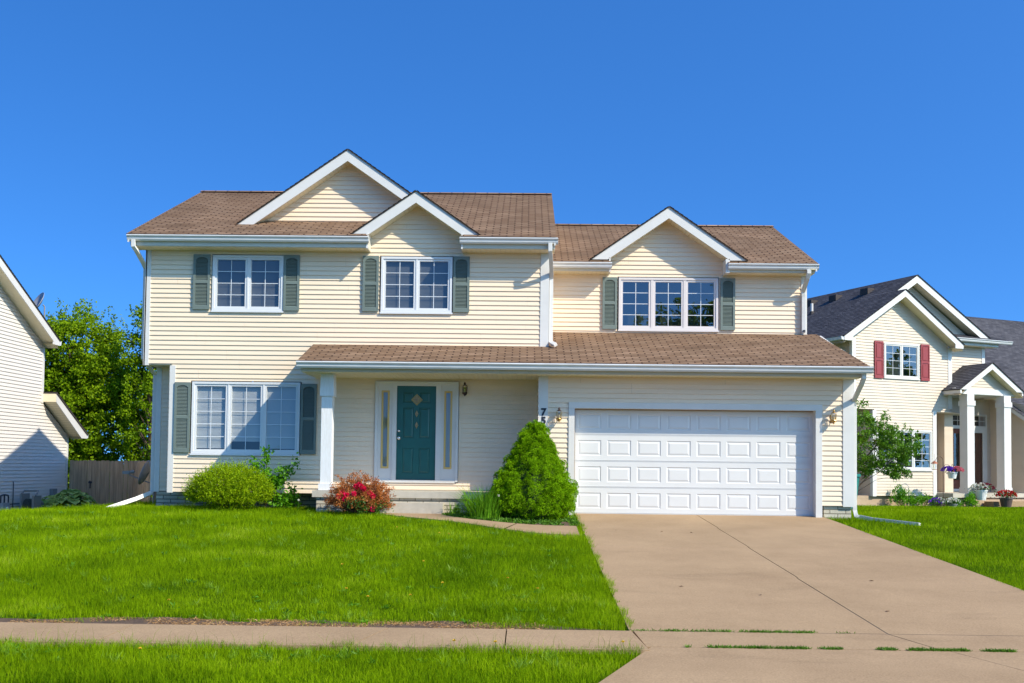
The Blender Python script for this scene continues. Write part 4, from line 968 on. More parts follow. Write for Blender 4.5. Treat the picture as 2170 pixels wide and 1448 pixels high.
L_GRASS=leafmat('grass_blade',(.035,.115,.001),(.29,.44,.003),.40,ns=.8,rough=.7,c3=(.52,.56,.06),spec=.04)
L_DRY=leafmat('dry_thatch',(.28,.14,.05),(.55,.33,.14),.2,ns=4)
rg=RNG
def sph(n,up=None):
    v=norm(rg.normal(size=(n,3)))
    return v
# golden shrub
T=thing('shrub','rounded golden-green shrub with upright shoots beneath the large front window','shrub',(-6.06,21.05,-.03))
n=5200; d=sph(n); d=d[d[:,2]>-.35]; n=len(d)
bump_=1+.10*(vnoise(d[:,0]*3+5,d[:,2]*3+d[:,1]*2,1,3)-.5)*2+.05*rg.normal(size=n)
base=d*np.array([.77,.62,.50])*np.clip(bump_,.6,1.2)[:,None]*rg.uniform(.80,1.0,(n,1))+np.array([0,0,.36])
sd_=norm(d*.8+np.array([0,0,.75])+rg.normal(size=(n,3))*.3)
k=9; tt=np.linspace(0,1,k)[None,:,None]
sl_=rg.uniform(.05,.22,(n,1,1))
P_=(base[:,None,:]+sd_[:,None,:]*sl_*tt).reshape(-1,3); D_=(sd_[:,None,:]+rg.normal(size=(n,k,3))*.75).reshape(-1,3)
cloud('foliage',P_,D_,rg.uniform(.022,.042,len(P_)),rg.uniform(.012,.02,len(P_)),L_BUSH,T)
mb=MB()
for k in range(14):
    a=2*pi*k/14; mb.tube([(.05*cos(a),.05*sin(a),-.1),(.3*cos(a),.25*sin(a),.25),(.55*cos(a),.42*sin(a),.55)],[.012,.008,.004],n=5)
mb.build('stem',TWIG,T)
n=6000; d=sph(n); P_=d*np.array([.60,.5,.40])*rg.uniform(.3,1,(n,1))+np.array([0,0,.36]); cloud('inner_foliage',P_,d+rg.normal(size=(n,3)),.05,.03,L_BUSH,T)

# dwarf spruce
T=thing('dwarf_conifer','large lumpy cone-shaped dwarf spruce between the porch and garage door','conifer',(.13,20.15,-.03))
def prof(z):   # radius against height fraction
    return np.interp(z,[0,.06,.15,.3,.45,.6,.75,.88,.96,1.0],[.58,.76,.82,.77,.65,.52,.37,.20,.11,.04])
Hs=1.88; nc=330
zc=rg.power(1.25,nc)*0; zc=1-np.sqrt(rg.random(nc)); zc=np.clip(zc,0,.985); zc=np.where(rg.random(nc)<.12,rg.uniform(.6,1,nc),zc); az=rg.uniform(0,2*pi,nc)
rr_=prof(zc)*(1+.16*(vnoise(az*1.6+3,zc*7,1,8)-.5)*2)*rg.uniform(.80,1.06,nc)
cx=rr_*np.cos(az)+.05*zc; cy=rr_*np.sin(az)*.9; cz=zc*Hs*.96+.04
base_c=np.stack([cx,cy,cz],1)
lobes=base_c*np.array([.90,.90,.98]); lout=norm(np.stack([np.cos(az),np.sin(az),.45+0*az],1)); lr=rg.uniform(.09,.19,nc)*(1-.4*zc)
kk=8; d=norm(sph(nc*kk)+np.repeat(lout,kk,0)*.8); cen=np.repeat(lobes,kk,0)+d*np.repeat(lr,kk)[:,None]; outd=d; nc=len(cen); cr=rg.uniform(.028,.055,nc)
zf_=np.linspace(.02,.97,60); ff=[]
for z_ in zf_:
    m_n=int(10+50*float(prof(z_)))
    a_=rg.uniform(0,2*pi,m_n); r_=prof(z_)*rg.uniform(.78,.9,m_n); ff.append(np.stack([r_*np.cos(a_)+.05*z_,r_*np.sin(a_)*.9,np.full(m_n,z_*Hs*.97)+rg.normal(size=m_n)*.02],1))
ff=np.concatenate(ff); fo=ff.copy(); fo[:,2]=.2; cen=np.concatenate([cen,ff]); outd=np.concatenate([outd,norm(fo)]); cr=np.concatenate([cr,rg.uniform(.04,.07,len(ff))]); nc=len(cen)
per=62
d=sph(nc*per).reshape(nc,per,3); d=d+outd[:,None,:]*.55+np.array([0,0,.25]); d=norm(d.reshape(-1,3))
P_=(np.repeat(cen,per,0)+d*np.repeat(cr,per)[:,None]*rg.uniform(.6,1,(nc*per,1)))
D_=norm(d+rg.normal(size=d.shape)*.45)
cloud('foliage',P_,D_,rg.uniform(.016,.032,len(P_)),.0085,L_SPR,T,shape='leaf')
mb=MB(); mb.lathe([(max(.02,float(prof(z))*.80),z*Hs*.93) for z in np.linspace(0,1,16)],n=24); mb.build('shade_core',L_SPRIN,T,smooth=True)  # solid filler core, its dark colour stands in for crevice shade between lobes
mb=MB(); mb.tube([(0,0,-.1),(0,0,1.2)],[.05,.02],n=8); mb.build('trunk',BARK,T)

# azalea
T=thing('azalea_bush','sparse rust-brown azalea with a few crimson blooms beside the porch step','azalea',(-3.24,20.15,-.05))
def twiggy(n,rx,ry,rz,c0,up=.6):
    """branching skeleton tips: returns tips and tubes"""
    mbt=MB(); tips=[]; dirs=[]
    for i in range(n):
        a=random.uniform(0,2*pi); rd=sqrt(random.random()); e=Vector((rx*rd*cos(a),ry*rd*sin(a),rz*sqrt(max(0,1-rd*rd*.8))*random.uniform(.4,1.12)))+Vector(c0)
        b0=Vector((.08*cos(a)*rx,.08*sin(a)*ry,0)); m=b0.lerp(e,.5)+Vector((0,0,.06*up))+Vector([random.gauss(0,.03) for _ in range(3)])
        mbt.tube([b0,m,e],[.008,.005,.002],n=4,cap=False)
        for j in range(5):
            t=random.uniform(.45,1); p=m.lerp(e,max(0,(t-.5)*2)); q=p+Vector([random.gauss(0,.06),random.gauss(0,.06),random.gauss(.05,.04)])
            mbt.tube([p,q],[.003,.0012],n=3,cap=False); tips.append(q); dirs.append((q-p).normalized()); 
        tips.append(e); dirs.append((e-m).normalized())
    return mbt,np.array([list(t) for t in tips]),np.array([list(d) for d in dirs])
mbt,tips,dirs=twiggy(150,.66,.5,.76,(0,0,.02)); mbt.build('branches',TWIG,T)
per=20; P_=np.repeat(tips,per,0)+rg.normal(size=(len(tips)*per,3))*.022; D_=np.repeat(dirs,per,0)+rg.normal(size=P_.shape)*.9
cloud('rusty_foliage',P_,D_,rg.uniform(.022,.044,len(P_)),.017,L_AZ,T)
m_=(tips[:,0]>-.25)&(tips[:,2]<.38); tg=tips[m_][:70]; P_=np.repeat(tg,14,0)+rg.normal(size=(len(tg)*14,3))*.04; cloud('green_foliage',P_+np.array([.05,-.1,-.03]),rg.normal(size=P_.shape)+np.array([0,0,.4]),.045,.022,L_AZG,T)
for (fx,fz) in ((-.03,.60),(.03,.63),(.08,.60),(-.30,.48),(-.36,.40),(-.24,.36),(-.17,.33),(-.20,.43),(-.06,.46),(.24,.47),(.30,.42),(.30,.16),(.12,.55)):
    n=46; c_=np.array([fx,-.30+random.uniform(-.05,.05),fz]); d=sph(n); cloud('bloom',c_+d*.018,d+np.array([0,-.5,.3]),.050,.038,L_RED,T)

# young sapling behind the shrub
T=thing('sapling','leggy young sapling growing up between the golden shrub and the window','sapling',(-5.45,21.55,-.03))
mb=MB(); P_=[];D_=[]
stems=[((0,0,0),(.02,0,.7),(.0,-.03,1.30)),((.05,0,0),(.25,-.05,.5),(.32,-.1,.86)),((0,0,.2),(-.12,-.05,.7),(-.22,-.1,1.02)),((.05,0,.3),(.40,-.05,.72),(.62,-.08,1.02)),((.1,0,0),(.45,-.1,.28),(.62,-.1,.50)),((.1,0,0),(.5,-.1,.12),(.7,-.15,.28)),((0,0,.1),(.1,-.1,.5),(.15,-.12,.75))]
for s_ in stems:
    mb.tube(s_,[.012,.008,.003],n=5)
    a,b,c=[np.array(p) for p in s_]
    for j in range(38):
        t=random.uniform(.25,1); p=a*(1-t)**2+2*b*t*(1-t)+c*t*t; p=p+rg.normal(size=3)*.03
        for q in range(6):
            dd=rg.normal(size=3)+np.array([0,-.2,-.1]); P_.append(p+rg.normal(size=3)*.05); D_.append(dd)
mb.build('stem',TWIG,T); P_=np.array(P_); cloud('foliage',P_,np.array(D_),rg.uniform(.06,.11,len(P_)),rg.uniform(.035,.055,len(P_)),L_SAP,T,curl=.1)

# daylilies
def strap(name,label,cat,loc,n,h,spread,m=L_LILY,wd=.012,group=None,seed=0):
    T=thing(name,label,cat,loc,group=group); r=np.random.default_rng(seed)
    V_=[];rn=[]
    for i in range(n):
        a=r.uniform(0,2*pi); o_=np.array([cos(a),sin(a),0])*r.uniform(0,spread*.55); hh_=h*r.uniform(.55,1.08); lean=r.uniform(.1,.75)*h
        dr=np.array([cos(a+r.normal()*.5),sin(a+r.normal()*.5),0]); sd2=np.array([-dr[1],dr[0],0]); K=6; pr=None; rv=r.random()
        for k_ in range(K+1):
            t=k_/K; p=o_+dr*lean*t**2.0+np.array([0,0,hh_*(t-.32*t**3*(lean/h))]); wv=wd*(1-t**2.2)*.5+.0006
            cur=(p-sd2*wv,p+sd2*wv)
            if pr is not None: V_+=[pr[0],pr[1],cur[1],cur[0]]; rn+=[rv]*4
            pr=cur
    polys('foliage',np.array(V_),4,m,T,np.array(rn)); return T
strap('daylily_clump','clump of tall strap-leaved daylilies left of the cone-shaped spruce','daylily',(-.80,19.66,-.08),560,.74,.58,seed=2)
strap('daylily_clump','low thin grassy tuft growing out in front of the porch slab near the step','daylily',(-1.38,20.45,-.05),60,.33,.3,seed=4)
def seedhead(x,y,z,h,lab):
    T=thing('dandelion_clock',lab,'dandelion',(x,y,z)); mb=MB(); mb.tube([(0,0,0),(.01,0,h)],.003,n=4); mb.build('stem',L_LILY,T)
    d=sph(160); cloud('seed_head',np.array([.01,0,h])+d*.004,d,.022,.004,mat('pale_fluff',(.7,.68,.6),.9),T); return T
seedhead(-.52,19.5,-.08,.50,'tall pale dandelion seed head in front of the daylilies')
seedhead(-4.55,20.6,-.02,.27,'short dandelion seed head left of the porch column base')
T=thing('broad_leaved_weed','upright pale green weed at the left end of the planting bed','weed',(-1.3,19.75,-.06))
mb=MB(); mb.tube([(0,0,0),(.01,0,.26)],.005,n=5); mb.build('stem',L_WEED,T)
P_=np.array([[0,0,.02+.25*random.random()**1.0] for _ in range(60)]); cloud('foliage',P_,rg.normal(size=(60,3))*np.array([1,1,.2])+np.array([0,0,.25]),.07,.022,L_WEED,T)
# bed ground cover
n=9000; x=rg.uniform(-1.6,.98,n); y=rg.uniform(18.95,20.4,n); far_y=np.interp(x,[-1.62,-1.35,-1.0,-.4,.1,.98],[20.1,19.66,19.3,19.08,19.0,18.98]); k_=(y>far_y)&(vnoise(x,y,.25,5)>.28)
x=x[k_];y=y[k_]; P_=np.stack([x,y,G(x,y)+.02],1); o=cloud('ground_cover',P_,rg.normal(size=P_.shape)*np.array([1,1,.3])+np.array([0,0,.55]),rg.uniform(.03,.09,len(P_)),rg.uniform(.015,.035,len(P_)),L_WEED); tag(o,'low leafy weeds covering the planting bed in front of the spruce','ground cover',kind='stuff')

# hostas
def hosta(loc,n,rad,h,lab):
    T=thing('hosta',lab,'hosta',loc,group='hostas by the white wall'); V_=[];rn=[]
    for i in range(n):
        a=random.uniform(0,2*pi); t0=random.random()**.6; el=(1-t0)*1.2+.15; L_=random.uniform(.17,.27)*rad/.5
        c_=np.array([cos(a)*rad*t0*.7,sin(a)*rad*t0*.7,h*(.35+.6*(1-t0*t0))]); d=np.array([cos(a)*cos(el),sin(a)*cos(el),sin(el)*.5]); s_=np.array([-sin(a),cos(a),0]); nn=np.cross(s_,d); rv=random.random()
        K=5; pr=None
        for k in range(K+1):
            t=k/K; wv=L_*.42*sin(pi*min(1,t*.93+.07))**.8; p=c_+d*L_*t+np.array([0,0,-L_*.55*t*t]); cur=(p-s_*wv+np.array([0,0,.02]),p,p+s_*wv+np.array([0,0,.02]))
            if pr: V_+=[pr[0],pr[1],cur[1],cur[0],pr[1],pr[2],cur[2],cur[1]]; rn+=[rv]*8
            pr=cur
    polys('foliage',np.array(V_),4,L_HOSTA,T,np.array(rn))
hosta((-13.75,29.9,-.60),90,.60,.56,'broad-leaved hosta nearest the hose reel by the white wall'); hosta((-13.65,30.9,-.60),120,.72,.72,'largest broad-leaved hosta against the wooden fence corner'); hosta((-13.9,29.2,-.62),40,.35,.28,'small low hosta leaves at the foot of the hose reel')

# trees -------------------------------------------------
def tree(name,label,cat,loc,h,blobs,nclump,per,leaf,m,trunk_r=.2,seed=1,clr=.5,feather=0,group=None,trunk_top=None,lean=(0,0)):
    """blobs: (cx,cy,cz,rx,ry,rz) lobes of the crown; clumps of leaves fill them towards the outside"""
    r=np.random.default_rng(seed); T=thing(name,label,cat,loc,group=group)
    bl=np.array(blobs,float); vol=np.prod(bl[:,3:],axis=1)**.75; vol/=vol.sum()
    bi=r.choice(len(bl),nclump,p=vol); d=norm(r.normal(size=(nclump,3))); rad=r.uniform(.25,1,nclump)**.45
    c_=bl[bi,:3]+d*rad[:,None]*bl[bi,3:]
    c_=c_[c_[:,2]>.1]; nclump=len(c_)
    cr=r.uniform(.45,1.1,nclump)*clr
    P_=np.repeat(c_,per,0)+norm(r.normal(size=(nclump*per,3)))*(np.repeat(cr,per)*r.random(nclump*per)**.5)[:,None]*np.array([1,1,.62])
    D_=r.normal(size=P_.shape)+np.array([0,0,-.15])
    if feather:
        nf=feather; bi=r.choice(len(bl),nf,p=vol); d=norm(r.normal(size=(nf,3))+np.array([0,0,.9])); s0=bl[bi,:3]+d*bl[bi,3:]*.93
        fd=norm(d*.5+np.array([0,0,.9])+r.normal(size=(nf,3))*.35); K=26; t=r.random((nf,K,1)); ln=r.uniform(.4,1.25,(nf,1,1))*clr*1.3
        pf=(s0[:,None,:]+fd[:,None,:]*ln*t+r.normal(size=(nf,K,3))*.07*clr*2).reshape(-1,3); P_=np.concatenate([P_,pf]); D_=np.concatenate([D_,r.normal(size=pf.shape)])
    cloud('crown',P_,D_,r.uniform(.6,1.2,len(P_))*leaf,r.uniform(.4,.62,len(P_))*leaf,m,T,rng=r)
    mb=MB(); top=np.array(trunk_top or (bl[:,:3].mean(0))); t0=Vector((0,0,-.3)); tt_=Vector(top)
    mid=t0.lerp(tt_,.5)+Vector((lean[0],lean[1],0)); mb.tube([t0,t0.lerp(mid,.5),mid,tt_],[trunk_r*1.2,trunk_r,trunk_r*.75,trunk_r*.3],n=10); mb.build('trunk',BARK,T)
    mb=MB(); idx=r.choice(nclump,min(nclump,90 if h>6 else 16),replace=False)
    for i in idx:
        e=Vector(c_[i]); f_=min(.95,max(.15,(e.z/max(.1,top[2]))*.7)); s_=t0.lerp(tt_,f_) ; m2=s_.lerp(e,.5)+Vector((0,0,.08*(e-s_).length)); mb.tube([s_,m2,e],[trunk_r*.28,trunk_r*.15,trunk_r*.04],n=5,cap=False)
    mb.build('limbs',BARK,T); return T
tree('leafy_tree','dense bushy green tree rising behind the wooden fence','tree',(-19.0,43,-1),8.5,
     [(-.9,0,3.2,2.6,2,2.6),(1.2,0,3.0,2.4,2,2.6),(-1.9,0,5.0,1.3,1.4,1.5),(.2,0,6.4,1.7,1.6,1.9),(1.0,0,5.2,1.9,1.6,1.6),(-.9,-.4,6.2,1.3,1.3,1.6),(0,-.8,1.4,3.6,1.4,1.3)],980,95,.15,L_TREE,seed=3,clr=.5,feather=420)
tree('leafy_tree','slimmer feathery green tree half hidden by the left corner of the cream house','tree',(-15.2,41.5,-1),8,
     [(.2,0,3.2,1.5,1.4,3.0),(-.5,0,6.6,.8,.8,1.6),(.3,0,6.3,1.0,.9,1.5)],230,80,.14,L_TREE,seed=5,clr=.42,feather=150,trunk_r=.14)
tree('ornamental_tree','small rust-flecked ornamental tree in front of the pale right house','tree',(8.95,29.6,-.25),3,
     [(.62,0,2.55,.30,.4,.62),(1.25,0,2.3,.42,.5,.45),(1.85,-.1,1.95,.45,.5,.42),(1.35,0,1.6,.75,.5,.36),(1.6,0,1.15,.42,.4,.18),(.85,0,1.3,.45,.3,.3),(.6,0,1.9,.3,.3,.3)],230,40,.075,L_TREE2,seed=7,clr=.19,feather=40,trunk_r=.04,trunk_top=(1.3,0,2.2),lean=(-.45,0))
# across the street (seen mirrored in the upstairs panes)
for i,(x,y,h) in enumerate(((10.3,-36,16.2),(13.0,-38,17.4),(17.5,-36,20),(-14,-40,8),(44,22,11),(52,16,13),(60,12,12))):
    tree('street_tree','broad green tree on the far side of the street, %s'if False else ['broad green tree across the street facing the garage','tall green tree across the street right of the garage','tallest green tree across the street on the far right','low green tree across the street on the far left','nearest of three trees far to the right of the pale house','middle of three trees far to the right of the pale house','farthest of three trees far to the right of the pale house'][i],'tree',(x,y,-.9),h,
         [(0,0,h*.55,h*.27,h*.27,h*.28),(h*.12,0,h*.75,h*.18,h*.18,h*.2),(-h*.14,0,h*.65,h*.17,h*.17,h*.2),(0,0,h*.28,h*.3,h*.3,h*.2)],170,50,.42,L_TREE,seed=20+i,clr=.9,group='trees across the street')

# right neighbour garden ---------------------------------
rot=Matrix.Rotation(A,4,'Z')
def RN(u,v,z): p=rot@Vector((u,v,0)); return (11.6+p.x,35.5+p.y,z)
def planter(name,label,cat,loc,r,h,pm,petals,n=240,fr=None,group=None,fl=1.3):
    T=thing(name,label,cat,loc,group=group); mb=MB(); mb.lathe([(0,.0),(r*.7,0),(r*.98,h*.86),(r*1.06,h*.86),(r*1.06,h),(r*.95,h),(r*.9,h*.9),(0,h*.88)],n=20); mb.build('pot',pm,T,smooth=False)
    P_=rg.normal(size=(n,3))*np.array([r*.55,r*.5,r*.22])*fl+np.array([0,0,h+r*.3]); cloud('foliage',P_,rg.normal(size=P_.shape)+np.array([0,0,.5]),.07,.03,L_AZG,T)
    for m_,off,cnt in petals:
        d=rg.normal(size=(cnt,3)); d[:,2]=np.abs(d[:,2]); d=norm(d)*np.array([r*1.25,r*1.0,r*.75])*fl*.9
        c_=d+np.array([off*r,-.02,h+r*.25]); P_=np.repeat(c_,7,0); D_=rg.normal(size=P_.shape)+np.repeat(norm(d),7,0)*.6; cloud('blooms',P_,D_,.05,.045,m_,T)
    return T
PUR=leafmat('purple_petal',(.10,.02,.42),(.25,.06,.65),.3); PNK=leafmat('pink_petal',(.65,.10,.22),(.80,.30,.30),.3); WHT=leafmat('white_petal',(.6,.6,.5),(.8,.8,.75),.3); REDP=leafmat('red_petal',(.45,.01,.015),(.65,.04,.03),.3); MAR=leafmat('maroon_petal',(.12,.01,.04),(.3,.03,.05),.3)
hk=thing('shepherds_hook','thin double-armed iron hook standing before the right porch','garden hook',RN(2.55,-1.0,-.3))
mb=MB(); mb.tube([(0,0,0),(0,0,1.60)],.011,n=6)
mb.tube([(0,0,1.55)]+[(-.17+.17*cos(a),-.0,1.62+.15*sin(a)) for a in np.linspace(0,pi*.9,8)]+[(-.38,0,1.58),(-.41,0,1.63)],.009,n=6)
mb.tube([(0,0,1.25)]+[(.17-.17*cos(a),-.0,1.36+.14*sin(a)) for a in np.linspace(0,pi*.9,8)]+[(.40,0,1.22),(.43,0,1.26)],.009,n=6); mb.build('hook',mat('rusted_iron',(.09,.05,.035),.6),hk); hk.rotation_euler=(0,0,A)
p=planter('hanging_basket','white hanging basket of purple and pink petunias on the iron hook','hanging basket',RN(2.97,-1.0,.72),.17,.22,POTW,[(PUR,-.85,80),(PNK,.9,60)],n=120,fl=1.15)
mb=MB()
for a in (0,2.1,4.2): mb.tube([(.16*cos(a),.16*sin(a),.2),(0,0,.50)],.004,n=4)
mb.build('hanger_wire',BLACK,p)
T=thing('bird_feeder','small copper-roofed bird feeder hanging from the left arm of the iron hook','bird feeder',RN(2.16,-1.0,1.02))
mb=MB(); mb.lathe([(.12,.20),(.06,.27),(0,.30)],n=12); mb.tube([(0,0,.30),(0,0,.55)],.004,n=4); mb.build('roof',mat('copper_red',(.35,.12,.06),.5),T); mb=MB(); mb.lathe([(.05,.02),(.05,.2)],n=10); mb.build('seed_tube',LGLASS,T); mb=MB(); mb.lathe([(0,0),(.1,0),(.1,.02),(0,.02)],n=12); mb.build('tray',mat('copper_red',(.35,.12,.06),.5),T)
planter('flower_pot','white pot of pale and maroon flowers at the right porch step','flower pot',RN(4.34,-1.0,-.03),.20,.36,POTW,[(WHT,-.35,60),(MAR,.6,40)])
planter('flower_pot','brown pot of red geraniums on the path by the right step','flower pot',RN(4.95,-1.5,-.28),.22,.36,POTB,[(REDP,0,90)])
planter('flower_pot','low dark bowl of purple and white pansies near the iron hook','flower pot',RN(2.1,-1.2,-.28),.17,.14,POTB,[(PUR,-.3,26),(WHT,.5,16)])
planter('flower_pot','low grey bowl of white flowers at the foot of the right porch column','flower pot',RN(2.75,-1.2,-.28),.17,.14,GREYP,[(WHT,0,45)])
def weedy(label,u,v,w_,h,n,seed,loc=None):
    T=thing('perennial_plant',label,'plant',loc or RN(u,v,-.28),group='border plants by the right house'); mbt,tips,dirs=twiggy(max(8,n//12),w_,w_*.7,h,(0,0,0)); mbt.build('stem',L_WEED,T)
    P_=np.repeat(tips,7,0)+rg.normal(size=(len(tips)*7,3))*.035; D_=np.repeat(dirs,7,0)+rg.normal(size=P_.shape)*.8; cloud('foliage',P_,D_,rg.uniform(.06,.12,len(P_)),.03,L_SAP,T)
weedy('tall leafy perennial under the ground-floor window of the right house',1.2,-.45,.38,.72,260,1)
weedy('low spreading perennial right of the tallest border plant',1.75,-.5,.30,.28,120,2)
weedy('bushy perennial left of the pansy bowl at the white corner board',2.2,-.55,.35,.45,160,3)
weedy('leafy perennial between the porch column and the white flower pot',3.75,-1.0,.30,.42,170,4)
weedy('low clump of leaves right of the iron hook foot',3.1,-1.0,.28,.2,110,5)
T=thing('wheeled_bin','teal wheeled bin behind the cream garage corner','bin',(8.66,28.2,-.15),.1)
mb=MB(); b4=[(-.22,-.25,.05),(.22,-.25,.05),(.22,.25,.05),(-.22,.25,.05)]; t4=[(-.29,-.33,.95),(.29,-.33,.95),(.29,.33,.95),(-.29,.33,.95)]; mb.hexa(b4,t4); mb.build('bin_body',TEALB,T)
mb=MB(); mb.box(-.31,.31,-.36,.36,.95,1.02); mb.build('lid',TEALB,T,bevel=.015)
for sx in (-.24,.24):
    mb=MB(); mb.tube([(sx-.03,.27,.10),(sx+.03,.27,.10)],.10,n=14); mb.build('wheel',BLACK,T)

# ================================================================ LAWN
def blades(name,x,y,hgt,wd,m,seg2,label,cat,lean=.5,zoff=0,seed=3):
    r=np.random.default_rng(seed); n=len(x); z=G(x,y)+zoff; a=r.uniform(0,2*pi,n); b=r.uniform(0,2*pi,n)
    P_=np.stack([x,y,z],1); sdv=np.stack([np.cos(a),np.sin(a),0*a],1)*(wd*.5)[:,None]; ld=np.stack([np.cos(b),np.sin(b),0*a],1)*(hgt*lean*r.uniform(.1,1.3,n))[:,None]
    up=np.zeros((n,3)); up[:,2]=hgt; rn=r.random(n)
    tip=P_+ld+up*.92
    if seg2:
        mid=P_+ld*.33+up*.58
        V_=np.stack([P_-sdv,P_+sdv,mid+sdv*.8,mid-sdv*.8, mid-sdv*.8,mid+sdv*.8,tip+sdv*.12,tip-sdv*.12],1).reshape(-1,3); o=polys(name,V_,4,m,None,np.repeat(rn,8))
    else:
        V_=np.stack([P_-sdv,P_+sdv,tip],1).reshape(-1,3); o=polys(name,V_,3,m,None,np.repeat(rn,3))
    tag(o,label,cat,kind='stuff'); return o
def scatter(x0,x1,y0,y1,dens,seed):
    r=np.random.default_rng(seed); n=int((x1-x0)*(y1-y0)*dens); return r.uniform(x0,x1,n),r.uniform(y0,y1,n)
def infr(x,y,m=1.2): return (x>-.535*y-m)&(x<.50*y+m)
def path_mask(x,y):
    yn=np.interp(x,[-2.85,-2.3,-1.7,-1.1,-.5,.1,.93],[20.3,19.5,18.95,18.4,18.0,17.75,17.55]); yf_=np.interp(x,[-1.62,-1.35,-1.0,-.4,.1,.93],[20.4,19.6,19.22,19.0,18.93,18.9],left=21)
    return (x>-2.87)&(x<.93)&(y>yn)&(y<yf_)
def lawnsel(x,y):
    bed=(x>-1.62)&(x<1.0)&(y>18.85)
    ok=(x<1.05+.035*np.sin(y*3.1)+.03*np.sin(y*11)+.02*np.sin(y*29))&(y>10.13)&~path_mask(x,y)&~bed&~((y>20.7)&(x>-4.3)&(x<1))&~((y>22.4)&(x>-8.1))&infr(x,y)&~((x<-14.1)&(y>20))
    return ok
for (ya,yb_,dens,w0,seg2,sd2) in ((10.13,13,4200,.0032,True,1),(13,17,2600,.0048,False,2),(17,22.5,1500,.0070,False,3),(22.5,32.3,500,.013,False,4)):
    x,y=scatter(-16,1.1,ya,yb_,dens,sd2); k_=lawnsel(x,y); x,y=x[k_],y[k_]
    thin=vnoise(x,y,.35,11); edge=sstep(10.62,10.22,y)*(.45+vnoise(x,y*0,.5,12))*sstep(.4,-1.4,x)
    k_=rg.random(len(x))>edge*1.25; x,y=x[k_],y[k_]
    hN=.028+.045*vnoise(x,y,1.1,21)+.045*vnoise(x,y,.28,22); tf=(vnoise(x,y,.17,23)>.80); hN=np.where(tf,hN*1.55,hN)
    hN=np.where((x>.45)|(y>20.2),hN*1.25,hN)*rg.uniform(.6,1.25,len(x))
    blades('lawn_grass',x,y,hN,w0*rg.uniform(.7,1.4,len(x)),L_GRASS,seg2,'bright green lawn grass, %s'%{1:'front edge along the sidewalk',2:'middle of the front lawn',3:'crest of the lawn before the house',4:'side yard towards the fence'}[sd2],'grass',seed=sd2)
x,y=scatter(-7,1.15,7.6,9.20,4800,8); lim=np.interp(y,[7.6,9.3],[.42,1.12]); k_=(x<lim)&infr(x,y,1.0); x,y=x[k_],y[k_]
hN=(.03+.045*vnoise(x,y,.6,31)+.05*vnoise(x,y,.15,32))*rg.uniform(.5,1.3,len(x)); blades('verge_grass',x,y,hN,.0032*rg.uniform(.7,1.4,len(x)),L_GRASS,True,'bright green grass strip in front of the sidewalk','grass',seed=9)
x,y=scatter(-7,1.1,9.05,9.24,150,10); k_=infr(x,y,1.0); x,y=x[k_],y[k_]; blades('tall_grass_stalks',x,y,rg.uniform(.10,.22,len(x)),np.full(len(x),.003),L_GRASS,True,'taller stray grass stalks along the sidewalk edge','grass',lean=.5,seed=12)
# right lawn
for (xa,xb,ya,yb_,dens,w0,sd2) in ((6.03,10,11.5,18,1400,.0065,5),(6.03,16,18,25,800,.010,6),(6.6,22,25,35.2,330,.016,7)):
    x,y=scatter(xa,xb,ya,yb_,dens,sd2); dx_=x-11.6; dy_=y-35.5; vv=-dx_*math.sin(A)+dy_*math.cos(A); k_=(x>6.05+.06*np.sin(y*2.3))&infr(x,y)&(vv<-.1)&~((x<6.7)&(y>20.95)); x,y=x[k_],y[k_]
    hN=(.045+.05*vnoise(x,y,1.3,41))*rg.uniform(.6,1.25,len(x)); blades('lawn_grass',x,y,hN,w0*rg.uniform(.7,1.4,len(x)),L_GRASS,False,'bright green lawn right of the driveway, %s'%{5:'part nearest the camera',6:'part beside the downspout',7:'far part before the right house'}[sd2],'grass',seed=sd2+10)
# dry thatch along the sidewalk edge
mb=MB(); xx=np.linspace(-7.2,.9,60)
for a,b in zip(xx[:-1],xx[1:]):
    wa,wb=(.16+.14*float(vnoise(np.array([t]),np.array([0.]),.4,51)[0])*2 for t in (a,b)); wa*=min(1,(.95-a)/1.2+.25); wb*=min(1,(.95-b)/1.2+.25)
    mb.quad((a,10.05,float(G(a,10.11))+.008),(b,10.05,float(G(b,10.11))+.008),(b,10.06+wb,float(G(b,10.06+wb))+.014),(a,10.06+wa,float(G(a,10.06+wa))+.014))
tag(mb.build('lawn_edge_soil',SOIL),kind='structure')
x,y=scatter(-6.8,.2,10.06,10.42,6500,14); k_=vnoise(x,y*2,.35,15)>.30+.9*np.clip(y-10.2,0,1); x,y=x[k_],y[k_]; P_=np.stack([x,y,G(x,y)+.012],1)
o=cloud('dry_thatch',P_,rg.normal(size=P_.shape)*np.array([1,1,.22]),rg.uniform(.02,.06,len(x)),.006,L_DRY); tag(o,'strip of dry brown thatch along the sidewalk edge','dead grass',kind='stuff')
# weeds in the driveway joints
def jointweeds(x0,x1,y0,dens,h,seed):
    r=np.random.default_rng(seed); n=int((x1-x0)*dens); x=r.uniform(x0,x1,n); q_=vnoise(x,x*0+seed,.13,seed); k=q_>r.uniform(.25,.6,n); x=x[k]; n=len(x); y=y0+r.normal(size=n)*.012; z=np.where(y>9.7,-.0564*(21-y)+.012,-.0564*(21.0-10.09)+.012-.03*(10.09-y))
    P_=np.stack([x,y,z],1); return P_,r.normal(size=P_.shape)*np.array([.8,.5,.4])+np.array([0,0,.8])
PP=[];DD=[]
for a in ((1.35,2.1,10.09,500,.03,1),(2.1,2.95,10.09,900,.03,2),(3.0,3.2,10.09,120,.03,3),(5.15,5.4,10.09,500,.03,4),(1.45,2.85,9.33,1700,.04,5),(3.15,4.6,9.33,2300,.04,6),(1.02,1.5,10.09,200,.03,7)):
    p_,d_=jointweeds(*a); PP.append(p_); DD.append(d_)
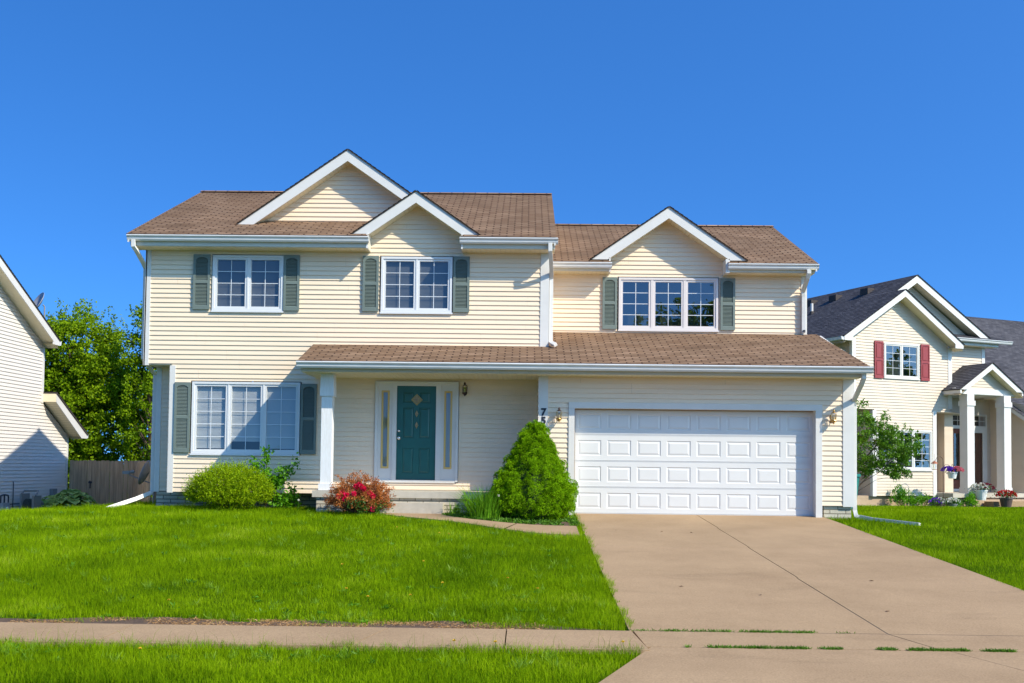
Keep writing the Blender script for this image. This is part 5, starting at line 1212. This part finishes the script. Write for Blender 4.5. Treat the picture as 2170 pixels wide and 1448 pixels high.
PP=np.concatenate(PP);DD=np.concatenate(DD); o=cloud('joint_weeds',PP,DD,rg.uniform(.015,.04,len(PP)),.007,L_WEED); tag(o,'fine green weeds sprouting from the driveway joints','weeds',kind='stuff')
# dandelions
DF=mat('dandelion_yellow',(.75,.5,.02),.6)
tp=thing('dandelion','','dandelion',(0,0,0)); mb=MB(); mb.tube([(0,0,0),(.005,0,.10)],.002,n=4); mb.build('stem',L_LILY,tp)
d=sph(60); d[:,2]=np.abs(d[:,2])*.7; cloud('flower_head',np.array([.005,0,.10])+d*.002,d,.016,.007,DF,tp)
spots=[(-3.18,8.55,'alone in the verge grass at the left'),(-.62,9.15,'tall at the sidewalk edge left of the straight joint'),(-.25,9.12,'at the sidewalk edge beside the straight joint'),(.88,9.2,'at the verge corner by the driveway'),(-3.75,10.9,'low on the lawn at the far left'),(-2.0,11.6,'left of the lawn centre near the thatch'),(-1.7,11.2,'among several near the brown lawn edge'),(-1.25,11.3,'right one of those near the brown lawn edge'),(-2.3,13.0,'mid-lawn below the golden shrub'),(-1.3,13.3,'mid-lawn in line with the porch column'),(-.2,12.5,'mid-lawn below the front door'),(.15,11.9,'right half of the lawn near the sidewalk'),(-1.35,16.2,'one of a pair on the upper lawn, left flower'),(-1.2,16.15,'one of a pair on the upper lawn, right flower'),(-2.1,16.9,'on the lawn crest left of the path'),(-.95,12.0,'lower lawn between shrub and door')]
for i,(x,y,wh) in enumerate(spots):
    q=tp if i==0 else tp.copy()
    if i:
        C.objects.link(q)
        for ch in tp.children:
            c_=ch.copy(); C.objects.link(c_); c_.parent=q
    q.location=(x,y,float(G(x,y))); q['label']='yellow dandelion flower '+wh; q['group']='dandelions in the grass'; q.rotation_euler=(0,0,i)
# fallen leaves on the driveway
tl=None; LF=mat('fallen_leaf',(.13,.06,.03),.8)
for i,(x,y,wh) in enumerate([(1.9,12.6,'left slab, middle'),(2.75,12.1,'left slab, nearer the joint'),(4.4,13.2,'right slab, centre'),(2.4,18.2,'left slab close to the garage'),(2.9,18.1,'beside the joint close to the garage'),(3.9,11.2,'right slab near the weeds'),(1.6,18.3,'left slab near the path end')]):
    if tl is None:
        mb=MB(); mb.quad((-.03,0,.002),(0,-.014,.012),(.035,.004,.003),(0,.016,.01)); mb.quad((.03,.002,.004),(.055,.006,.006),(.054,.009,.006)); q=mb.build('fallen_leaf',LF); tl=q
    else: q=tl.copy(); C.objects.link(q)
    q.location=(x,y,DZ(x,y)+.003); q.rotation_euler=(0,0,i*1.3); tag(q,'small brown fallen leaf on the driveway, '+wh,'leaf','fallen leaves on the driveway')
# broad-leaved weeds and coarse tufts scattered through the turf
def turf_plants(n,seed,sel,label,name,m,ln,wd,per,flat=.8):
    r=np.random.default_rng(seed); x=r.uniform(-9,1.0,n*6); y=10.3+(r.random(n*6)**1.5)*10; k=lawnsel(x,y); x,y=x[k][:n],y[k][:n]
    x=np.concatenate([x,r.uniform(-4.5,.4,n//5)]); y=np.concatenate([y,r.uniform(8.3,9.0,n//5)])
    P_=np.repeat(np.stack([x,y,G(x,y)+.02],1),per,0)+r.normal(size=(len(x)*per,3))*np.array([.02,.02,.006]); D_=r.normal(size=P_.shape); D_[:,2]=np.abs(D_[:,2])*flat+.15*flat
    o=cloud(name,P_,D_,r.uniform(.6,1.3,len(P_))*ln,wd,m); tag(o,label,name.replace('_',' '),kind='stuff')
turf_plants(110,61,None,'dark broad-leaved weeds scattered low through the lawn','lawn_weeds',leafmat('plantain_leaf',(.05,.17,.004),(.13,.30,.012),.3,ns=3),.06,.016,14,.5)
turf_plants(230,62,None,'coarse paler grass tufts standing above the lawn','coarse_grass_tufts',leafmat('coarse_blade',(.09,.22,.006),(.30,.46,.03),.4,ns=3),.095,.0045,20,2.0)
